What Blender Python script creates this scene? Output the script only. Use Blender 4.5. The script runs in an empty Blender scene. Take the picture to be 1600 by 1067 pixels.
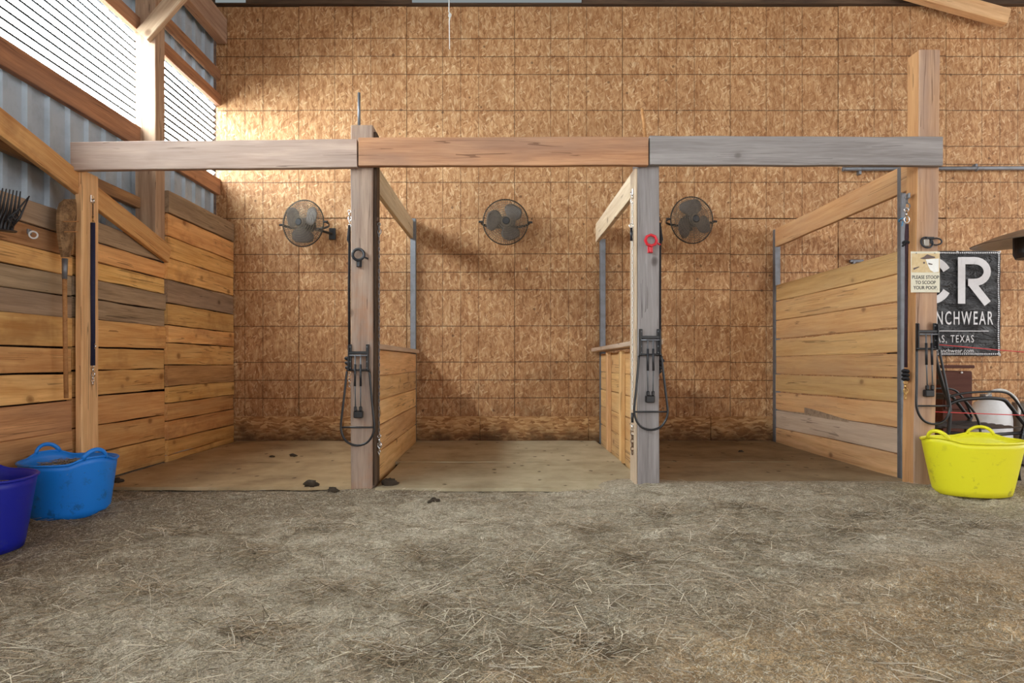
import bpy, math, random
import numpy as np
from mathutils import Vector, Matrix

S = bpy.context.scene
COL = S.collection
R = random.Random(7)

# ------------------------------------------------------------------ camera, sky, exposure
F, CX, CY, CZ = 950.0, 780.0, 565.0, 0.84
cam = bpy.data.cameras.new('camera')
cam.sensor_width = 36.0
cam.lens = F / 1600 * 36
cam.shift_x = (800 - CX) / 1600
cam.shift_y = (CY - 533.5) / 1600
cam.clip_start = 0.05
cam_o = bpy.data.objects.new('camera', cam)
cam_o.location = (0, 0, CZ)
cam_o.rotation_euler = (math.pi / 2, 0, 0)
COL.objects.link(cam_o)
S.camera = cam_o

SKY_STRENGTH = 1.22
WINDOW_STRENGTH = 16.0
S.view_settings.view_transform = 'Standard'
S.view_settings.look = 'None'
S.view_settings.gamma = 1.0
S.view_settings.use_curve_mapping = False
S.view_settings.exposure = 0.9

w = bpy.data.worlds.new('overcast_sky')
S.world = w
w.use_nodes = True
bg = w.node_tree.nodes['Background']
bg.inputs[0].default_value = (1.0, 0.985, 0.97, 1)
bg.inputs[1].default_value = SKY_STRENGTH


# ------------------------------------------------------------------ helpers
def srgb(r, g, b):
    def f(c):
        c /= 255.0
        return c / 12.92 if c <= 0.04045 else ((c + 0.055) / 1.055) ** 2.4
    return (f(r), f(g), f(b), 1.0)


def P(px, py, Y):
    """a point at depth Y metres"""
    return Vector(((px - CX) * Y / F, Y, CZ - (py - CY) * Y / F))


class NT:
    """small node-tree writer"""
    def __init__(self, name):
        self.m = bpy.data.materials.new(name)
        self.m.use_nodes = True
        self.t = self.m.node_tree
        self.t.nodes.clear()
        self.out = self.t.nodes.new('ShaderNodeOutputMaterial')

    def n(self, kind, **kw):
        nd = self.t.nodes.new('ShaderNode' + kind)
        for k, v in kw.items():
            setattr(nd, k, v)
        return nd

    def put(self, sock, v):
        if isinstance(v, bpy.types.NodeSocket):
            self.t.links.new(v, sock)
        elif v is not None:
            sock.default_value = v

    def math(self, op, a, b=None, c=None, clamp=False):
        nd = self.n('Math', operation=op, use_clamp=clamp)
        self.put(nd.inputs[0], a)
        self.put(nd.inputs[1], b)
        self.put(nd.inputs[2], c)
        return nd.outputs[0]

    def vmath(self, op, a, b=None, scale=None):
        nd = self.n('VectorMath', operation=op)
        self.put(nd.inputs[0], a)
        self.put(nd.inputs[1], b)
        if scale is not None:
            self.put(nd.inputs['Scale'], scale)
        return nd.outputs[0]

    def mix(self, fac, a, b, blend='MIX'):
        nd = self.n('Mix', data_type='RGBA', blend_type=blend)
        nd.clamp_factor = True
        self.put(nd.inputs[0], fac)
        self.put(nd.inputs[6], a)
        self.put(nd.inputs[7], b)
        return nd.outputs[2]

    def ramp(self, fac, stops, interp='LINEAR'):
        nd = self.n('ValToRGB')
        cr = nd.color_ramp
        cr.interpolation = interp
        while len(cr.elements) < len(stops):
            cr.elements.new(0.5)
        for e, (p, c) in zip(cr.elements, stops):
            e.position = p
            e.color = c if not isinstance(c, (int, float)) else (c, c, c, 1)
        self.put(nd.inputs[0], fac)
        return nd.outputs[0]

    def noise(self, vec, scale=5.0, detail=3.0, rough=0.55, dist=0.0):
        nd = self.n('TexNoise')
        self.put(nd.inputs['Vector'], vec)
        nd.inputs['Scale'].default_value = scale
        nd.inputs['Detail'].default_value = detail
        nd.inputs['Roughness'].default_value = rough
        nd.inputs['Distortion'].default_value = dist
        return nd

    def voro(self, vec, scale=5.0, feature='F1'):
        nd = self.n('TexVoronoi', feature=feature)
        self.put(nd.inputs['Vector'], vec)
        nd.inputs['Scale'].default_value = scale
        return nd

    def mapping(self, vec, scale=(1, 1, 1), rot=(0, 0, 0), loc=(0, 0, 0)):
        nd = self.n('Mapping')
        self.put(nd.inputs[0], vec)
        nd.inputs[1].default_value = loc
        nd.inputs[2].default_value = rot
        nd.inputs[3].default_value = scale
        return nd.outputs[0]

    def objvec(self, k=(37.0, 91.0, 53.0)):
        tc = self.n('TexCoord')
        oi = self.n('ObjectInfo')
        off = self.vmath('SCALE', (k[0], k[1], k[2]), scale=oi.outputs['Random'])
        return self.vmath('ADD', tc.outputs['Object'], off), oi.outputs['Random'], tc.outputs['Object']

    def finish(self, color, rough=0.6, metal=0.0, bump=None, bump_s=0.3, bump_d=0.01, spec=None, **kw):
        b = self.n('BsdfPrincipled')
        self.put(b.inputs['Base Color'], color)
        self.put(b.inputs['Roughness'], rough)
        self.put(b.inputs['Metallic'], metal)
        if spec is not None:
            b.inputs['Specular IOR Level'].default_value = spec
        for k, v in kw.items():
            self.put(b.inputs[k], v)
        if bump is not None:
            bp = self.n('Bump')
            bp.inputs['Strength'].default_value = bump_s
            bp.inputs['Distance'].default_value = bump_d
            self.put(bp.inputs['Height'], bump)
            self.t.links.new(bp.outputs[0], b.inputs['Normal'])
        self.t.links.new(b.outputs[0], self.out.inputs[0])
        return self.m


def wood(name, light, dark, grey=None, grey_amt=0.4, knots=True, vary=0.28, contrast=1.0, rough=0.75, stain=None):
    """sawn timber, grain along the piece's own X"""
    t = NT(name)
    v, rnd, raw = t.objvec()
    warp = t.noise(t.mapping(v, (1.6, 5, 5)), 1.0, 2.0)
    v2 = t.vmath('ADD', v, t.vmath('SCALE', warp.outputs['Color'], scale=0.035))
    g1 = t.noise(t.mapping(v2, (1.3, 22, 22)), 1.0, 5.0, 0.6)
    g2 = t.noise(t.mapping(v2, (5, 130, 130)), 1.0, 3.0, 0.6)
    g = t.math('ADD', t.math('MULTIPLY', g1.outputs[0], 0.68), t.math('MULTIPLY', g2.outputs[0], 0.32))
    lo, hi = 0.5 - 0.14 / contrast, 0.5 + 0.14 / contrast
    c = t.ramp(g, [(lo, dark), (hi, light)])
    blot = t.noise(t.mapping(v, (1.1, 4.5, 4.5), loc=(4, 2, 9)), 1.0, 3.0, 0.6)
    if grey is not None:
        f = t.ramp(blot.outputs[0], [(0.38, 0.0), (0.66, 1.0)])
        c = t.mix(t.math('MULTIPLY', f, grey_amt), c, grey)
    if stain is not None:
        b2 = t.noise(t.mapping(v, (2.2, 3.2, 3.2), loc=(1, 7, 3)), 1.0, 4.0, 0.65)
        c = t.mix(t.math('MULTIPLY', t.ramp(b2.outputs[0], [(0.52, 0.0), (0.68, 1.0)]), 0.6), c, stain)
    if knots:
        sep = t.n('SeparateXYZ')
        t.put(sep.inputs[0], v2)
        cmb = t.n('CombineXYZ')
        t.put(cmb.inputs[0], t.math('MULTIPLY', sep.outputs[0], 0.75))
        t.put(cmb.inputs[2], sep.outputs[2])
        kn = t.voro(cmb.outputs[0], 4.2)
        kd = kn.outputs['Distance']
        k1 = t.ramp(kd, [(0.05, 1.0), (0.095, 0.6), (0.12, 0.15), (0.22, 0.0)])
        c = t.mix(t.math('MULTIPLY', k1, 0.75), c, (dark[0] * 0.35, dark[1] * 0.28, dark[2] * 0.25, 1))
    # drying checks: thin dark cracks along the grain, in places
    ck = t.noise(t.mapping(v, (0.7, 34, 34), loc=(9, 3, 5)), 1.0, 1.0, 0.4)
    cm = t.noise(t.mapping(v, (1.7, 9, 9), loc=(2, 8, 4)), 1.0, 1.0)
    lines = t.math('LESS_THAN', t.math('ABSOLUTE', t.math('SUBTRACT', ck.outputs[0], 0.5)), 0.012)
    lines = t.math('MULTIPLY', lines, t.math('GREATER_THAN', cm.outputs[0], 0.56))
    c = t.mix(t.math('MULTIPLY', lines, 0.6), c, (dark[0] * 0.3, dark[1] * 0.28, dark[2] * 0.28, 1))
    br = t.math('ADD', t.math('MULTIPLY', rnd, vary), 1.0 - vary * 0.55)
    hs = t.n('HueSaturation')
    t.put(hs.inputs['Color'], c)
    t.put(hs.inputs['Value'], br)
    t.put(hs.inputs['Hue'], t.math('ADD', t.math('MULTIPLY', t.math('FRACT', t.math('MULTIPLY', rnd, 17.3)), 0.016), 0.492))
    return t.finish(hs.outputs[0], rough, bump=g, bump_s=0.35, bump_d=0.004, spec=0.25)


def plain(name, col, rough=0.5, metal=0.0, dirt=None, dirt_amt=0.5, scale=8.0, spec=None):
    t = NT(name)
    v, rnd, raw = t.objvec()
    nz = t.noise(v, scale, 5.0, 0.65)
    c = t.mix(0.0, col, col)
    dk = dirt if dirt is not None else (col[0] * 0.7, col[1] * 0.7, col[2] * 0.7, 1)
    f = t.ramp(nz.outputs[0], [(0.45, 0.0), (0.72, 1.0)])
    c = t.mix(t.math('MULTIPLY', f, dirt_amt), c, dk)
    r = t.math('ADD', t.math('MULTIPLY', nz.outputs[0], 0.2), rough - 0.1, clamp=True)
    return t.finish(c, r, metal, bump=nz.outputs[0], bump_s=0.08, bump_d=0.003, spec=spec)


def shade(me, smooth):
    if smooth:
        me.polygons.foreach_set('use_smooth', [True] * len(me.polygons))


class MB:
    """collects verts and faces, builds ONE mesh object"""
    def __init__(self):
        self.v, self.f = [], []

    def add(self, vs, fs):
        o = len(self.v)
        self.v += [tuple(p) for p in vs]
        self.f += [tuple(i + o for i in q) for q in fs]
        return self

    def box(self, c, s, ch=None, rot=None):
        """chamfered box centre c, size s"""
        c = Vector(c)
        x, y, z = s[0] / 2, s[1] / 2, s[2] / 2
        e = min(ch if ch is not None else 0.003, x * 0.45, y * 0.45, z * 0.45)
        vs, idx = [], {}
        for sx in (-1, 1):
            for sy in (-1, 1):
                for sz in (-1, 1):
                    for a in range(3):
                        p = [sx * (x - e), sy * (y - e), sz * (z - e)]
                        p[a] = (sx * x, sy * y, sz * z)[a]
                        idx[(sx, sy, sz, a)] = len(vs)
                        vs.append(Vector(p))
        fs = []
        def q(*k):
            ids = [idx[i] for i in k]
            pts = [vs[i] for i in ids]
            nrm = (pts[1] - pts[0]).cross(pts[2] - pts[0])
            mid = sum(pts, Vector()) / len(pts)
            fs.append(ids if nrm.dot(mid) > 0 else ids[::-1])
        for s1 in (-1, 1):
            q((s1, -1, -1, 0), (s1, 1, -1, 0), (s1, 1, 1, 0), (s1, -1, 1, 0))
            q((-1, s1, -1, 1), (1, s1, -1, 1), (1, s1, 1, 1), (-1, s1, 1, 1))
            q((-1, -1, s1, 2), (1, -1, s1, 2), (1, 1, s1, 2), (-1, 1, s1, 2))
            for s2 in (-1, 1):
                q((s1, s2, -1, 0), (s1, s2, 1, 0), (s1, s2, 1, 1), (s1, s2, -1, 1))
                q((s1, -1, s2, 0), (s1, 1, s2, 0), (s1, 1, s2, 2), (s1, -1, s2, 2))
                q((-1, s1, s2, 1), (1, s1, s2, 1), (1, s1, s2, 2), (-1, s1, s2, 2))
                for s3 in (-1, 1):
                    q((s1, s2, s3, 0), (s1, s2, s3, 1), (s1, s2, s3, 2))
        if rot is not None:
            vs = [rot @ p for p in vs]
        return self.add([p + c for p in vs], fs)

    def tube(self, pts, r, seg=8, closed=False, cap=True, flat=None):
        """round (or flat = (a, b) elliptical) sweep along pts; r may be a list"""
        pts = [Vector(p) for p in pts]
        n = len(pts)
        rr = r if isinstance(r, (list, tuple)) else [r] * n
        T = []
        for i in range(n):
            if closed:
                d = pts[(i + 1) % n] - pts[i - 1]
            else:
                d = pts[min(i + 1, n - 1)] - pts[max(i - 1, 0)]
            T.append(d.normalized() if d.length > 1e-9 else Vector((0, 0, 1)))
        up = Vector((0, 0, 1)) if abs(T[0].z) < 0.9 else Vector((0, 1, 0))
        N = (up - T[0] * up.dot(T[0])).normalized()
        vs, fs = [], []
        for i in range(n):
            N = (N - T[i] * N.dot(T[i]))
            N = N.normalized() if N.length > 1e-6 else T[i].orthogonal().normalized()
            B = T[i].cross(N)
            for k in range(seg):
                a = 2 * math.pi * (k + 0.5) / seg
                ca, sa = math.cos(a), math.sin(a)
                if flat:
                    vs.append(pts[i] + N * ca * flat[0] + B * sa * flat[1])
                else:
                    vs.append(pts[i] + (N * ca + B * sa) * rr[i])
        m = n if closed else n - 1
        for i in range(m):
            for k in range(seg):
                a, b = i * seg + k, i * seg + (k + 1) % seg
                c, d = ((i + 1) % n) * seg + (k + 1) % seg, ((i + 1) % n) * seg + k
                fs.append((a, b, c, d))
        if cap and not closed:
            fs.append(tuple(range(seg))[::-1])
            fs.append(tuple((n - 1) * seg + k for k in range(seg)))
        return self.add(vs, fs)

    def lathe(self, prof, c=(0, 0, 0), seg=32, axis='Z', sx=1.0, sy=1.0):
        vs, fs = [], []
        n = len(prof)
        for r, z in prof:
            for k in range(seg):
                a = 2 * math.pi * k / seg
                p = Vector((r * math.cos(a) * sx, r * math.sin(a) * sy, z))
                if axis == 'Y':
                    p = Vector((p.x, -p.z, p.y))      # axis points to -Y
                vs.append(p + Vector(c))
        for i in range(n - 1):
            for k in range(seg):
                a, b = i * seg + k, i * seg + (k + 1) % seg
                fs.append((a, b, b + seg, a + seg))
        fs.append(tuple(range(seg))[::-1])
        fs.append(tuple((n - 1) * seg + k for k in range(seg)))
        return self.add(vs, fs)

    def torus(self, c, Rr, r, nrm=(0, 1, 0), seg=20, s2=8, squash=(1, 1), arc=None, rot=0.0):
        nrm = Vector(nrm).normalized()
        u = Vector((0, 0, 1)) if abs(nrm.z) < 0.9 else Vector((1, 0, 0))
        u = (u - nrm * u.dot(nrm)).normalized()
        v = nrm.cross(u)
        a0, a1 = (0, 2 * math.pi) if arc is None else arc
        m = seg if arc is None else seg + 1
        pts = []
        for i in range(m):
            a = a0 + (a1 - a0) * i / seg + rot
            pts.append(Vector(c) + u * math.cos(a) * Rr * squash[0] + v * math.sin(a) * Rr * squash[1])
        return self.tube(pts, r, s2, closed=arc is None)

    def build(self, name, mat, parent=None, smooth=False, loc=None, link=True):
        me = bpy.data.meshes.new(name)
        me.from_pydata(self.v, [], self.f)
        me.update()
        shade(me, smooth)
        if mat:
            me.materials.append(mat)
        return mkobj(name, me, parent, loc)


def mkobj(name, me, parent=None, loc=None):
    o = bpy.data.objects.new(name, me)
    COL.objects.link(o)
    if loc is not None:
        o.location = loc
    if parent is not None:
        o.parent = parent
    return o


def tag(o, label=None, cat=None, group=None, kind=None):
    if label: o['label'] = label
    if cat: o['category'] = cat
    if group: o['group'] = group
    if kind: o['kind'] = kind
    return o


def thing(name, label, cat, loc=(0, 0, 0), rz=0.0, group=None):
    o = bpy.data.objects.new(name, None)
    o.empty_display_size = 0.1
    COL.objects.link(o)
    o.location = loc
    o.rotation_euler = (0, 0, rz)
    return tag(o, label, cat, group)


def part_label(o, label):
    o['label'] = label
    return o


def board_mesh(L, W, T, jit=0.002, seg=4, ch=0.004, seed=0, bow=0.0):
    """a sawn board: length on X, width on Z, thickness on Y, slightly uneven edges"""
    rr = random.Random(seed)
    vs, fs = [], []
    for i in range(seg + 1):
        x = -L / 2 + L * i / seg
        a = W / 2 + rr.uniform(-jit, jit)
        b = -W / 2 + rr.uniform(-jit, jit)
        y0 = rr.uniform(-jit, jit) * 0.5
        bz = bow * (1 - (2 * i / seg - 1) ** 2)
        e = ch
        hy = T / 2
        for (y, z) in ((-hy + e, b), (hy - e, b), (hy, b + e), (hy, a - e), (hy - e, a), (-hy + e, a), (-hy, a - e), (-hy, b + e)):
            vs.append((x, y + y0, z + bz))
    for i in range(seg):
        for k in range(8):
            p, q = i * 8 + k, i * 8 + (k + 1) % 8
            fs.append((p, p + 8, q + 8, q)[::-1])
    fs.append(tuple(range(8)))
    fs.append(tuple(seg * 8 + k for k in range(8))[::-1])
    me = bpy.data.meshes.new('board')
    me.from_pydata(vs, [], [f[::-1] for f in fs])
    me.update()
    return me


_bs = [0]


def board(name, p0, p1, W, T, mat, parent=None, face=(0, -1, 0), jit=0.002, seg=4, ch=0.004, bow=0.0):
    """board from p0 to p1 (centre line), broad side turned to `face`"""
    p0, p1 = Vector(p0), Vector(p1)
    _bs[0] += 1
    x = (p1 - p0)
    L = x.length
    x.normalize()
    y = -Vector(face)
    y = (y - x * y.dot(x)).normalized()
    z = x.cross(y)
    me = board_mesh(L, W, T, jit, seg, ch, _bs[0], bow)
    me.materials.append(mat)
    o = mkobj(name, me, parent)
    M = Matrix((x, y, z)).transposed().to_4x4()
    M.translation = (p0 + p1) / 2
    if parent is not None:
        M = Matrix.Translation(-Vector(parent.location)) @ M if parent.rotation_euler.z == 0 else parent.matrix_basis.inverted() @ M
    o.matrix_local = M
    return o


# ------------------------------------------------------------------ numpy value noise and the lie of the ground
def vnoise(x, y, seed=0):
    xi, yi = np.floor(x).astype(np.int64), np.floor(y).astype(np.int64)
    fx, fy = x - xi, y - yi
    fx, fy = fx * fx * (3 - 2 * fx), fy * fy * (3 - 2 * fy)

    def h(a, b):
        n = (a * 374761393 + b * 668265263 + seed * 974711) & 0xFFFFFFFF
        n = ((n ^ (n >> 13)) * 1274126177) & 0xFFFFFFFF
        return ((n ^ (n >> 16)) & 0xFFFF) / 65535.0
    return (h(xi, yi) * (1 - fx) + h(xi + 1, yi) * fx) * (1 - fy) + (h(xi, yi + 1) * (1 - fx) + h(xi + 1, yi + 1) * fx) * fy


def sstep(a, b, x):
    t = np.clip((x - a) / (b - a), 0, 1)
    return t * t * (3 - 2 * t)


def ground_z(x, y):
    x, y = np.asarray(x, float), np.asarray(y, float)
    inside = sstep(3.86, 4.02, y)
    z = 0.045 * (vnoise(x * 1.3, y * 1.3, 1) - 0.5) + 0.035 * (vnoise(x * 3.7, y * 3.7, 2) - 0.5)
    z += 0.028 * (vnoise(x * 9, y * 9, 3) - 0.5) + 0.018 * (vnoise(x * 23, y * 23, 4) - 0.5) + 0.008 * (vnoise(x * 60, y * 60, 5) - 0.5)
    rut = sstep(0.6, 1.4, x) * (1 - sstep(2.2, 2.7, y))
    z += rut * 0.012 * np.sin((y * 1.0 - x * 0.25) * 26 + 2 * vnoise(x * 2, y * 2, 8))
    z *= 1 - 0.93 * inside
    z += 0.050 * sstep(0.2, 1.6, x) * np.exp(-((y - 3.85) / 0.42) ** 2)
    z += 0.03 * np.exp(-(((x - 0.93) / 0.25) ** 2 + ((y - 4.1) / 0.25) ** 2))
    z += 0.022 * np.exp(-(((x + 0.85) / 0.22) ** 2 + ((y - 3.95) / 0.14) ** 2))
    z -= 0.012 * (1 - sstep(-1.2, -0.5, x)) * sstep(3.5, 3.9, y)
    z -= 0.020 * inside * (1 - np.exp(-((y - 3.95) / 0.35) ** 2))
    return z


# ------------------------------------------------------------------ materials
M = {}
M['plank_orange'] = wood('plank_orange', srgb(243, 196, 130), srgb(208, 148, 84), srgb(172, 132, 92), 0.35, stain=srgb(160, 106, 62))
M['plank_tan'] = wood('plank_tan', srgb(240, 200, 146), srgb(208, 158, 104), srgb(184, 150, 116), 0.35)
M['plank_grey'] = wood('plank_grey', srgb(186, 158, 130), srgb(132, 108, 84), srgb(140, 120, 102), 0.5, vary=0.2)
M['plank_brown'] = wood('plank_brown', srgb(212, 162, 110), srgb(160, 112, 70), srgb(150, 120, 96), 0.4)
M['plank_fresh'] = wood('plank_fresh', srgb(228, 184, 128), srgb(200, 146, 92), srgb(178, 150, 124), 0.28, vary=0.16, contrast=0.8)
M['plank_pale'] = wood('plank_pale', srgb(214, 190, 164), srgb(186, 158, 132), srgb(170, 152, 136), 0.4, vary=0.1, contrast=0.8)
M['rail_pale'] = wood('rail_pale', srgb(230, 212, 182), srgb(202, 178, 142), srgb(186, 170, 150), 0.3, vary=0.12)
M['beam_brown'] = wood('beam_brown', srgb(204, 180, 162), srgb(166, 140, 124), srgb(154, 136, 126), 0.5, vary=0.08)
M['beam_orange'] = wood('beam_orange', srgb(208, 158, 116), srgb(166, 118, 84), srgb(134, 110, 98), 0.5, vary=0.05)
M['beam_grey'] = wood('beam_grey', srgb(168, 160, 157), srgb(128, 120, 117), srgb(146, 139, 137), 0.5, vary=0.05)
M['post_brown'] = wood('post_brown', srgb(186, 160, 140), srgb(134, 108, 92), srgb(146, 134, 128), 0.6, vary=0.05, stain=srgb(172, 116, 76))
M['post_grey'] = wood('post_grey', srgb(166, 158, 156), srgb(118, 110, 108), srgb(140, 132, 130), 0.5, vary=0.05)
M['post_tan'] = wood('post_tan', srgb(204, 166, 130), srgb(166, 126, 94), srgb(164, 144, 134), 0.55, vary=0.05)
M['post_orange'] = wood('post_orange', srgb(216, 168, 114), srgb(186, 134, 84), srgb(160, 120, 90), 0.3, vary=0.05)
M['girt'] = wood('girt', srgb(196, 146, 104), srgb(146, 102, 72), srgb(128, 104, 90), 0.5)
M['timber_pale'] = wood('timber_pale', srgb(206, 176, 148), srgb(164, 130, 104), srgb(140, 112, 94), 0.4)
M['timber_dark'] = wood('timber_dark', srgb(96, 74, 58), srgb(56, 42, 34), knots=False)


def osb_material():
    t = NT('strand_board')
    tc = t.n('TexCoord')
    oi = t.n('ObjectInfo')
    off = t.vmath('SCALE', (37.0, 3.0, 53.0), scale=oi.outputs['Random'])
    raw = tc.outputs['Object']
    v = t.vmath('ADD', raw, off)
    wob = t.noise(v, 7.0, 2.0, 0.5)
    v = t.vmath('ADD', v, t.vmath('SCALE', t.vmath('SUBTRACT', wob.outputs['Color'], (0.5, 0.5, 0.5)), scale=0.015))
    stops = [(0.0, srgb(130, 90, 58)), (0.22, srgb(164, 121, 84)), (0.5, srgb(187, 147, 109)), (0.78, srgb(205, 170, 133)), (1.0, srgb(228, 201, 168))]
    streak = t.noise(t.mapping(v, (34, 0.5, 9)), 1.0, 5.0, 0.7, 0.15)
    c = t.ramp(streak.outputs[0], [(0.28, stops[0][1]), (0.42, stops[1][1]), (0.52, stops[2][1]), (0.62, stops[3][1]), (0.76, stops[4][1])])
    for k, (ang, sx, sz, yy, th) in enumerate(((0.12, 44, 13, 1.3, 0.35), (-0.40, 48, 13, 4.7, 0.5), (0.6, 54, 15, 8.1, 0.55), (-1.1, 60, 17, 12.9, 0.68))):
        mp = t.n('Mapping')
        t.put(mp.inputs[0], v)
        mp.inputs[2].default_value = (0, ang, 0)
        ms = t.vmath('MULTIPLY', mp.outputs[0], (sx, 0.01, sz))
        ms = t.vmath('ADD', ms, (yy, 0, yy))
        vo = t.voro(ms, 1.0)
        sp = t.n('SeparateColor')
        t.put(sp.inputs[0], vo.outputs['Color'])
        f = t.math('GREATER_THAN', sp.outputs[1], th)
        edge = t.ramp(vo.outputs['Distance'], [(0.42, 0.66), (0.5, 0.0)])
        c = t.mix(t.math('MULTIPLY', f, edge), c, t.ramp(sp.outputs[0], stops))
    fine = t.noise(t.mapping(v, (150, 1, 30)), 1.0, 4.0, 0.65)
    c = t.mix(0.45, c, t.ramp(fine.outputs[0], [(0.3, srgb(110, 74, 42)), (0.7, srgb(236, 204, 160))]), 'SOFT_LIGHT')
    blot = t.noise(v, 2.2, 4.0, 0.6)
    c = t.mix(t.ramp(blot.outputs[0], [(0.42, 0.0), (0.7, 0.4)]), c, srgb(136, 92, 56))
    # dirt splashed on the boards low down, and specks
    geo = t.n('NewGeometry')
    sp = t.n('SeparateXYZ')
    t.put(sp.inputs[0], geo.outputs['Position'])
    sm = t.noise(geo.outputs['Position'], 3.5, 5.0, 0.65)
    lowd = t.math('SUBTRACT', t.math('MULTIPLY', sm.outputs[0], 1.5), t.math('MULTIPLY', sp.outputs[2], 0.55))
    c = t.mix(t.ramp(lowd, [(0.45, 0.0), (0.95, 0.7)]), c, srgb(96, 64, 38))
    spk = t.voro(geo.outputs['Position'], 5.0)
    c = t.mix(t.math('MULTIPLY', t.math('LESS_THAN', spk.outputs['Distance'], 0.07), 0.6), c, srgb(74, 46, 28))
    # printed nailing grid: every 16 and every 24 inches
    U = 0.1872
    rs = t.n('SeparateXYZ')
    wob2 = t.noise(raw, 4.0, 2.0)
    rj = t.vmath('ADD', raw, t.vmath('SCALE', t.vmath('SUBTRACT', wob2.outputs['Color'], (0.5, 0.5, 0.5)), scale=0.008))
    t.put(rs.inputs[0], rj)

    def grid(s, wd):
        a = t.math('DIVIDE', s, U)
        d = t.math('MINIMUM', t.math('PINGPONG', a, 1.0), t.math('PINGPONG', a, 1.5))
        return t.math('SUBTRACT', 1.0, t.math('SMOOTHSTEP' if False else 'DIVIDE', d, wd), clamp=True)
    brk = t.ramp(t.noise(v, 16.0, 2.0).outputs[0], [(0.3, 0.5), (0.55, 1.0)])
    gh = t.math('MULTIPLY', t.math('MULTIPLY', grid(rs.outputs[2], 0.034), brk), 1.5, clamp=True)
    gv = t.math('MULTIPLY', t.math('MULTIPLY', grid(rs.outputs[0], 0.030), brk), 0.95, clamp=True)
    gl = t.math('MAXIMUM', gh, gv)
    c = t.mix(t.math('MULTIPLY', gl, 0.85), c, srgb(66, 42, 26))
    hs = t.n('HueSaturation')
    t.put(hs.inputs['Color'], c)
    t.put(hs.inputs['Value'], t.math('ADD', t.math('MULTIPLY', oi.outputs['Random'], 0.12), 0.92))
    return t.finish(hs.outputs[0], 0.62, bump=fine.outputs[0], bump_s=0.25, bump_d=0.003, spec=0.3)


M['osb'] = osb_material()


def osb_strip():
    t = NT('strand_board_skirting')
    v, rnd, raw = t.objvec()
    wob = t.noise(v, 7.0, 2.0, 0.5)
    v = t.vmath('ADD', v, t.vmath('SCALE', t.vmath('SUBTRACT', wob.outputs['Color'], (0.5, 0.5, 0.5)), scale=0.06))
    c = None
    for sx, sz, yy, th in ((13, 44, 1.0, 0.0), (15, 52, 5.0, 0.5), (17, 60, 9.0, 0.65)):
        vo = t.voro(t.vmath('ADD', t.vmath('MULTIPLY', v, (sx, 0.01, sz)), (yy, 0, yy)), 1.0)
        sp = t.n('SeparateColor')
        t.put(sp.inputs[0], vo.outputs['Color'])
        k = t.ramp(sp.outputs[0], [(0, srgb(140, 96, 60)), (0.5, srgb(178, 132, 86)), (1, srgb(206, 166, 120))])
        c = k if c is None else t.mix(t.math('GREATER_THAN', sp.outputs[1], th), c, k)
    geo = t.n('NewGeometry')
    sp = t.n('SeparateXYZ')
    t.put(sp.inputs[0], geo.outputs['Position'])
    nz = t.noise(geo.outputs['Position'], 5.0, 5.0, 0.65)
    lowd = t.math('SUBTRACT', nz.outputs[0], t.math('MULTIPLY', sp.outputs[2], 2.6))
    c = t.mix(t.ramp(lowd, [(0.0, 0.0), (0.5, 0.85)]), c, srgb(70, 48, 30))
    return t.finish(c, 0.7, bump=nz.outputs[0], bump_s=0.15, bump_d=0.004, spec=0.2)


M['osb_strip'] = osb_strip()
M['galv'] = plain('galvanised_steel', srgb(126, 127, 132), 0.5, 0.55, srgb(96, 93, 90), 0.5, 14)
M['siding'] = plain('steel_siding', srgb(170, 182, 194), 0.5, 0.0, srgb(128, 138, 150), 0.5, 6)
M['black_metal'] = plain('black_painted_steel', srgb(24, 23, 26), 0.34, 0.0, srgb(60, 54, 50), 0.4, 20)
M['dark_plastic'] = plain('black_plastic', srgb(30, 30, 36), 0.45, 0.0, srgb(66, 62, 60), 0.45, 15)
M['chrome'] = plain('chrome', srgb(225, 225, 226), 0.22, 1.0, srgb(140, 136, 130), 0.3, 25)
M['brass'] = plain('brass', srgb(206, 170, 110), 0.3, 1.0, srgb(120, 96, 70), 0.4, 25)
M['rust'] = plain('rusty_iron', srgb(110, 82, 62), 0.7, 0.5, srgb(66, 48, 40), 0.6, 30)
M['navy_web'] = plain('navy_webbing', srgb(30, 34, 66), 0.75, 0.0, srgb(56, 58, 84), 0.4, 40)
M['black_rope'] = plain('black_rope', srgb(26, 24, 28), 0.85, 0.0, srgb(70, 64, 62), 0.4, 60)
M['maroon_rope'] = plain('maroon_rope', srgb(58, 34, 42), 0.85, 0.0, srgb(30, 22, 28), 0.6, 50)
M['white_rope'] = plain('white_rope', srgb(226, 224, 220), 0.8, 0.0, srgb(170, 160, 148), 0.5, 60)
M['red_plastic'] = plain('red_plastic', srgb(206, 24, 40), 0.35, 0.0, srgb(140, 16, 28), 0.4, 20)
M['blue_twine'] = plain('blue_twine', srgb(90, 160, 206), 0.8)
M['red_cord'] = plain('red_fence_cord', srgb(212, 72, 74), 0.7)
M['fan_wire'] = plain('dusty_fan_wire', srgb(112, 100, 86), 0.6, 0.3, srgb(72, 62, 52), 0.6, 30)
M['fan_rim'] = plain('fan_rim', srgb(58, 52, 46), 0.5, 0.5, srgb(104, 92, 78), 0.4, 20)
M['fan_blade'] = plain('dusty_fan_blade', srgb(98, 88, 82), 0.6, 0.0, srgb(64, 56, 50), 0.6, 9)
M['fan_dark'] = plain('fan_motor_plastic', srgb(34, 32, 33), 0.5, 0.0, srgb(80, 72, 66), 0.4, 18)
M['brown_box'] = wood('brown_cabinet', srgb(104, 68, 56), srgb(84, 52, 42), knots=False, vary=0.1, contrast=0.7)
M['white_plastic'] = plain('white_plastic', srgb(226, 226, 228), 0.4, 0.0, srgb(180, 172, 164), 0.4, 7)
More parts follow.
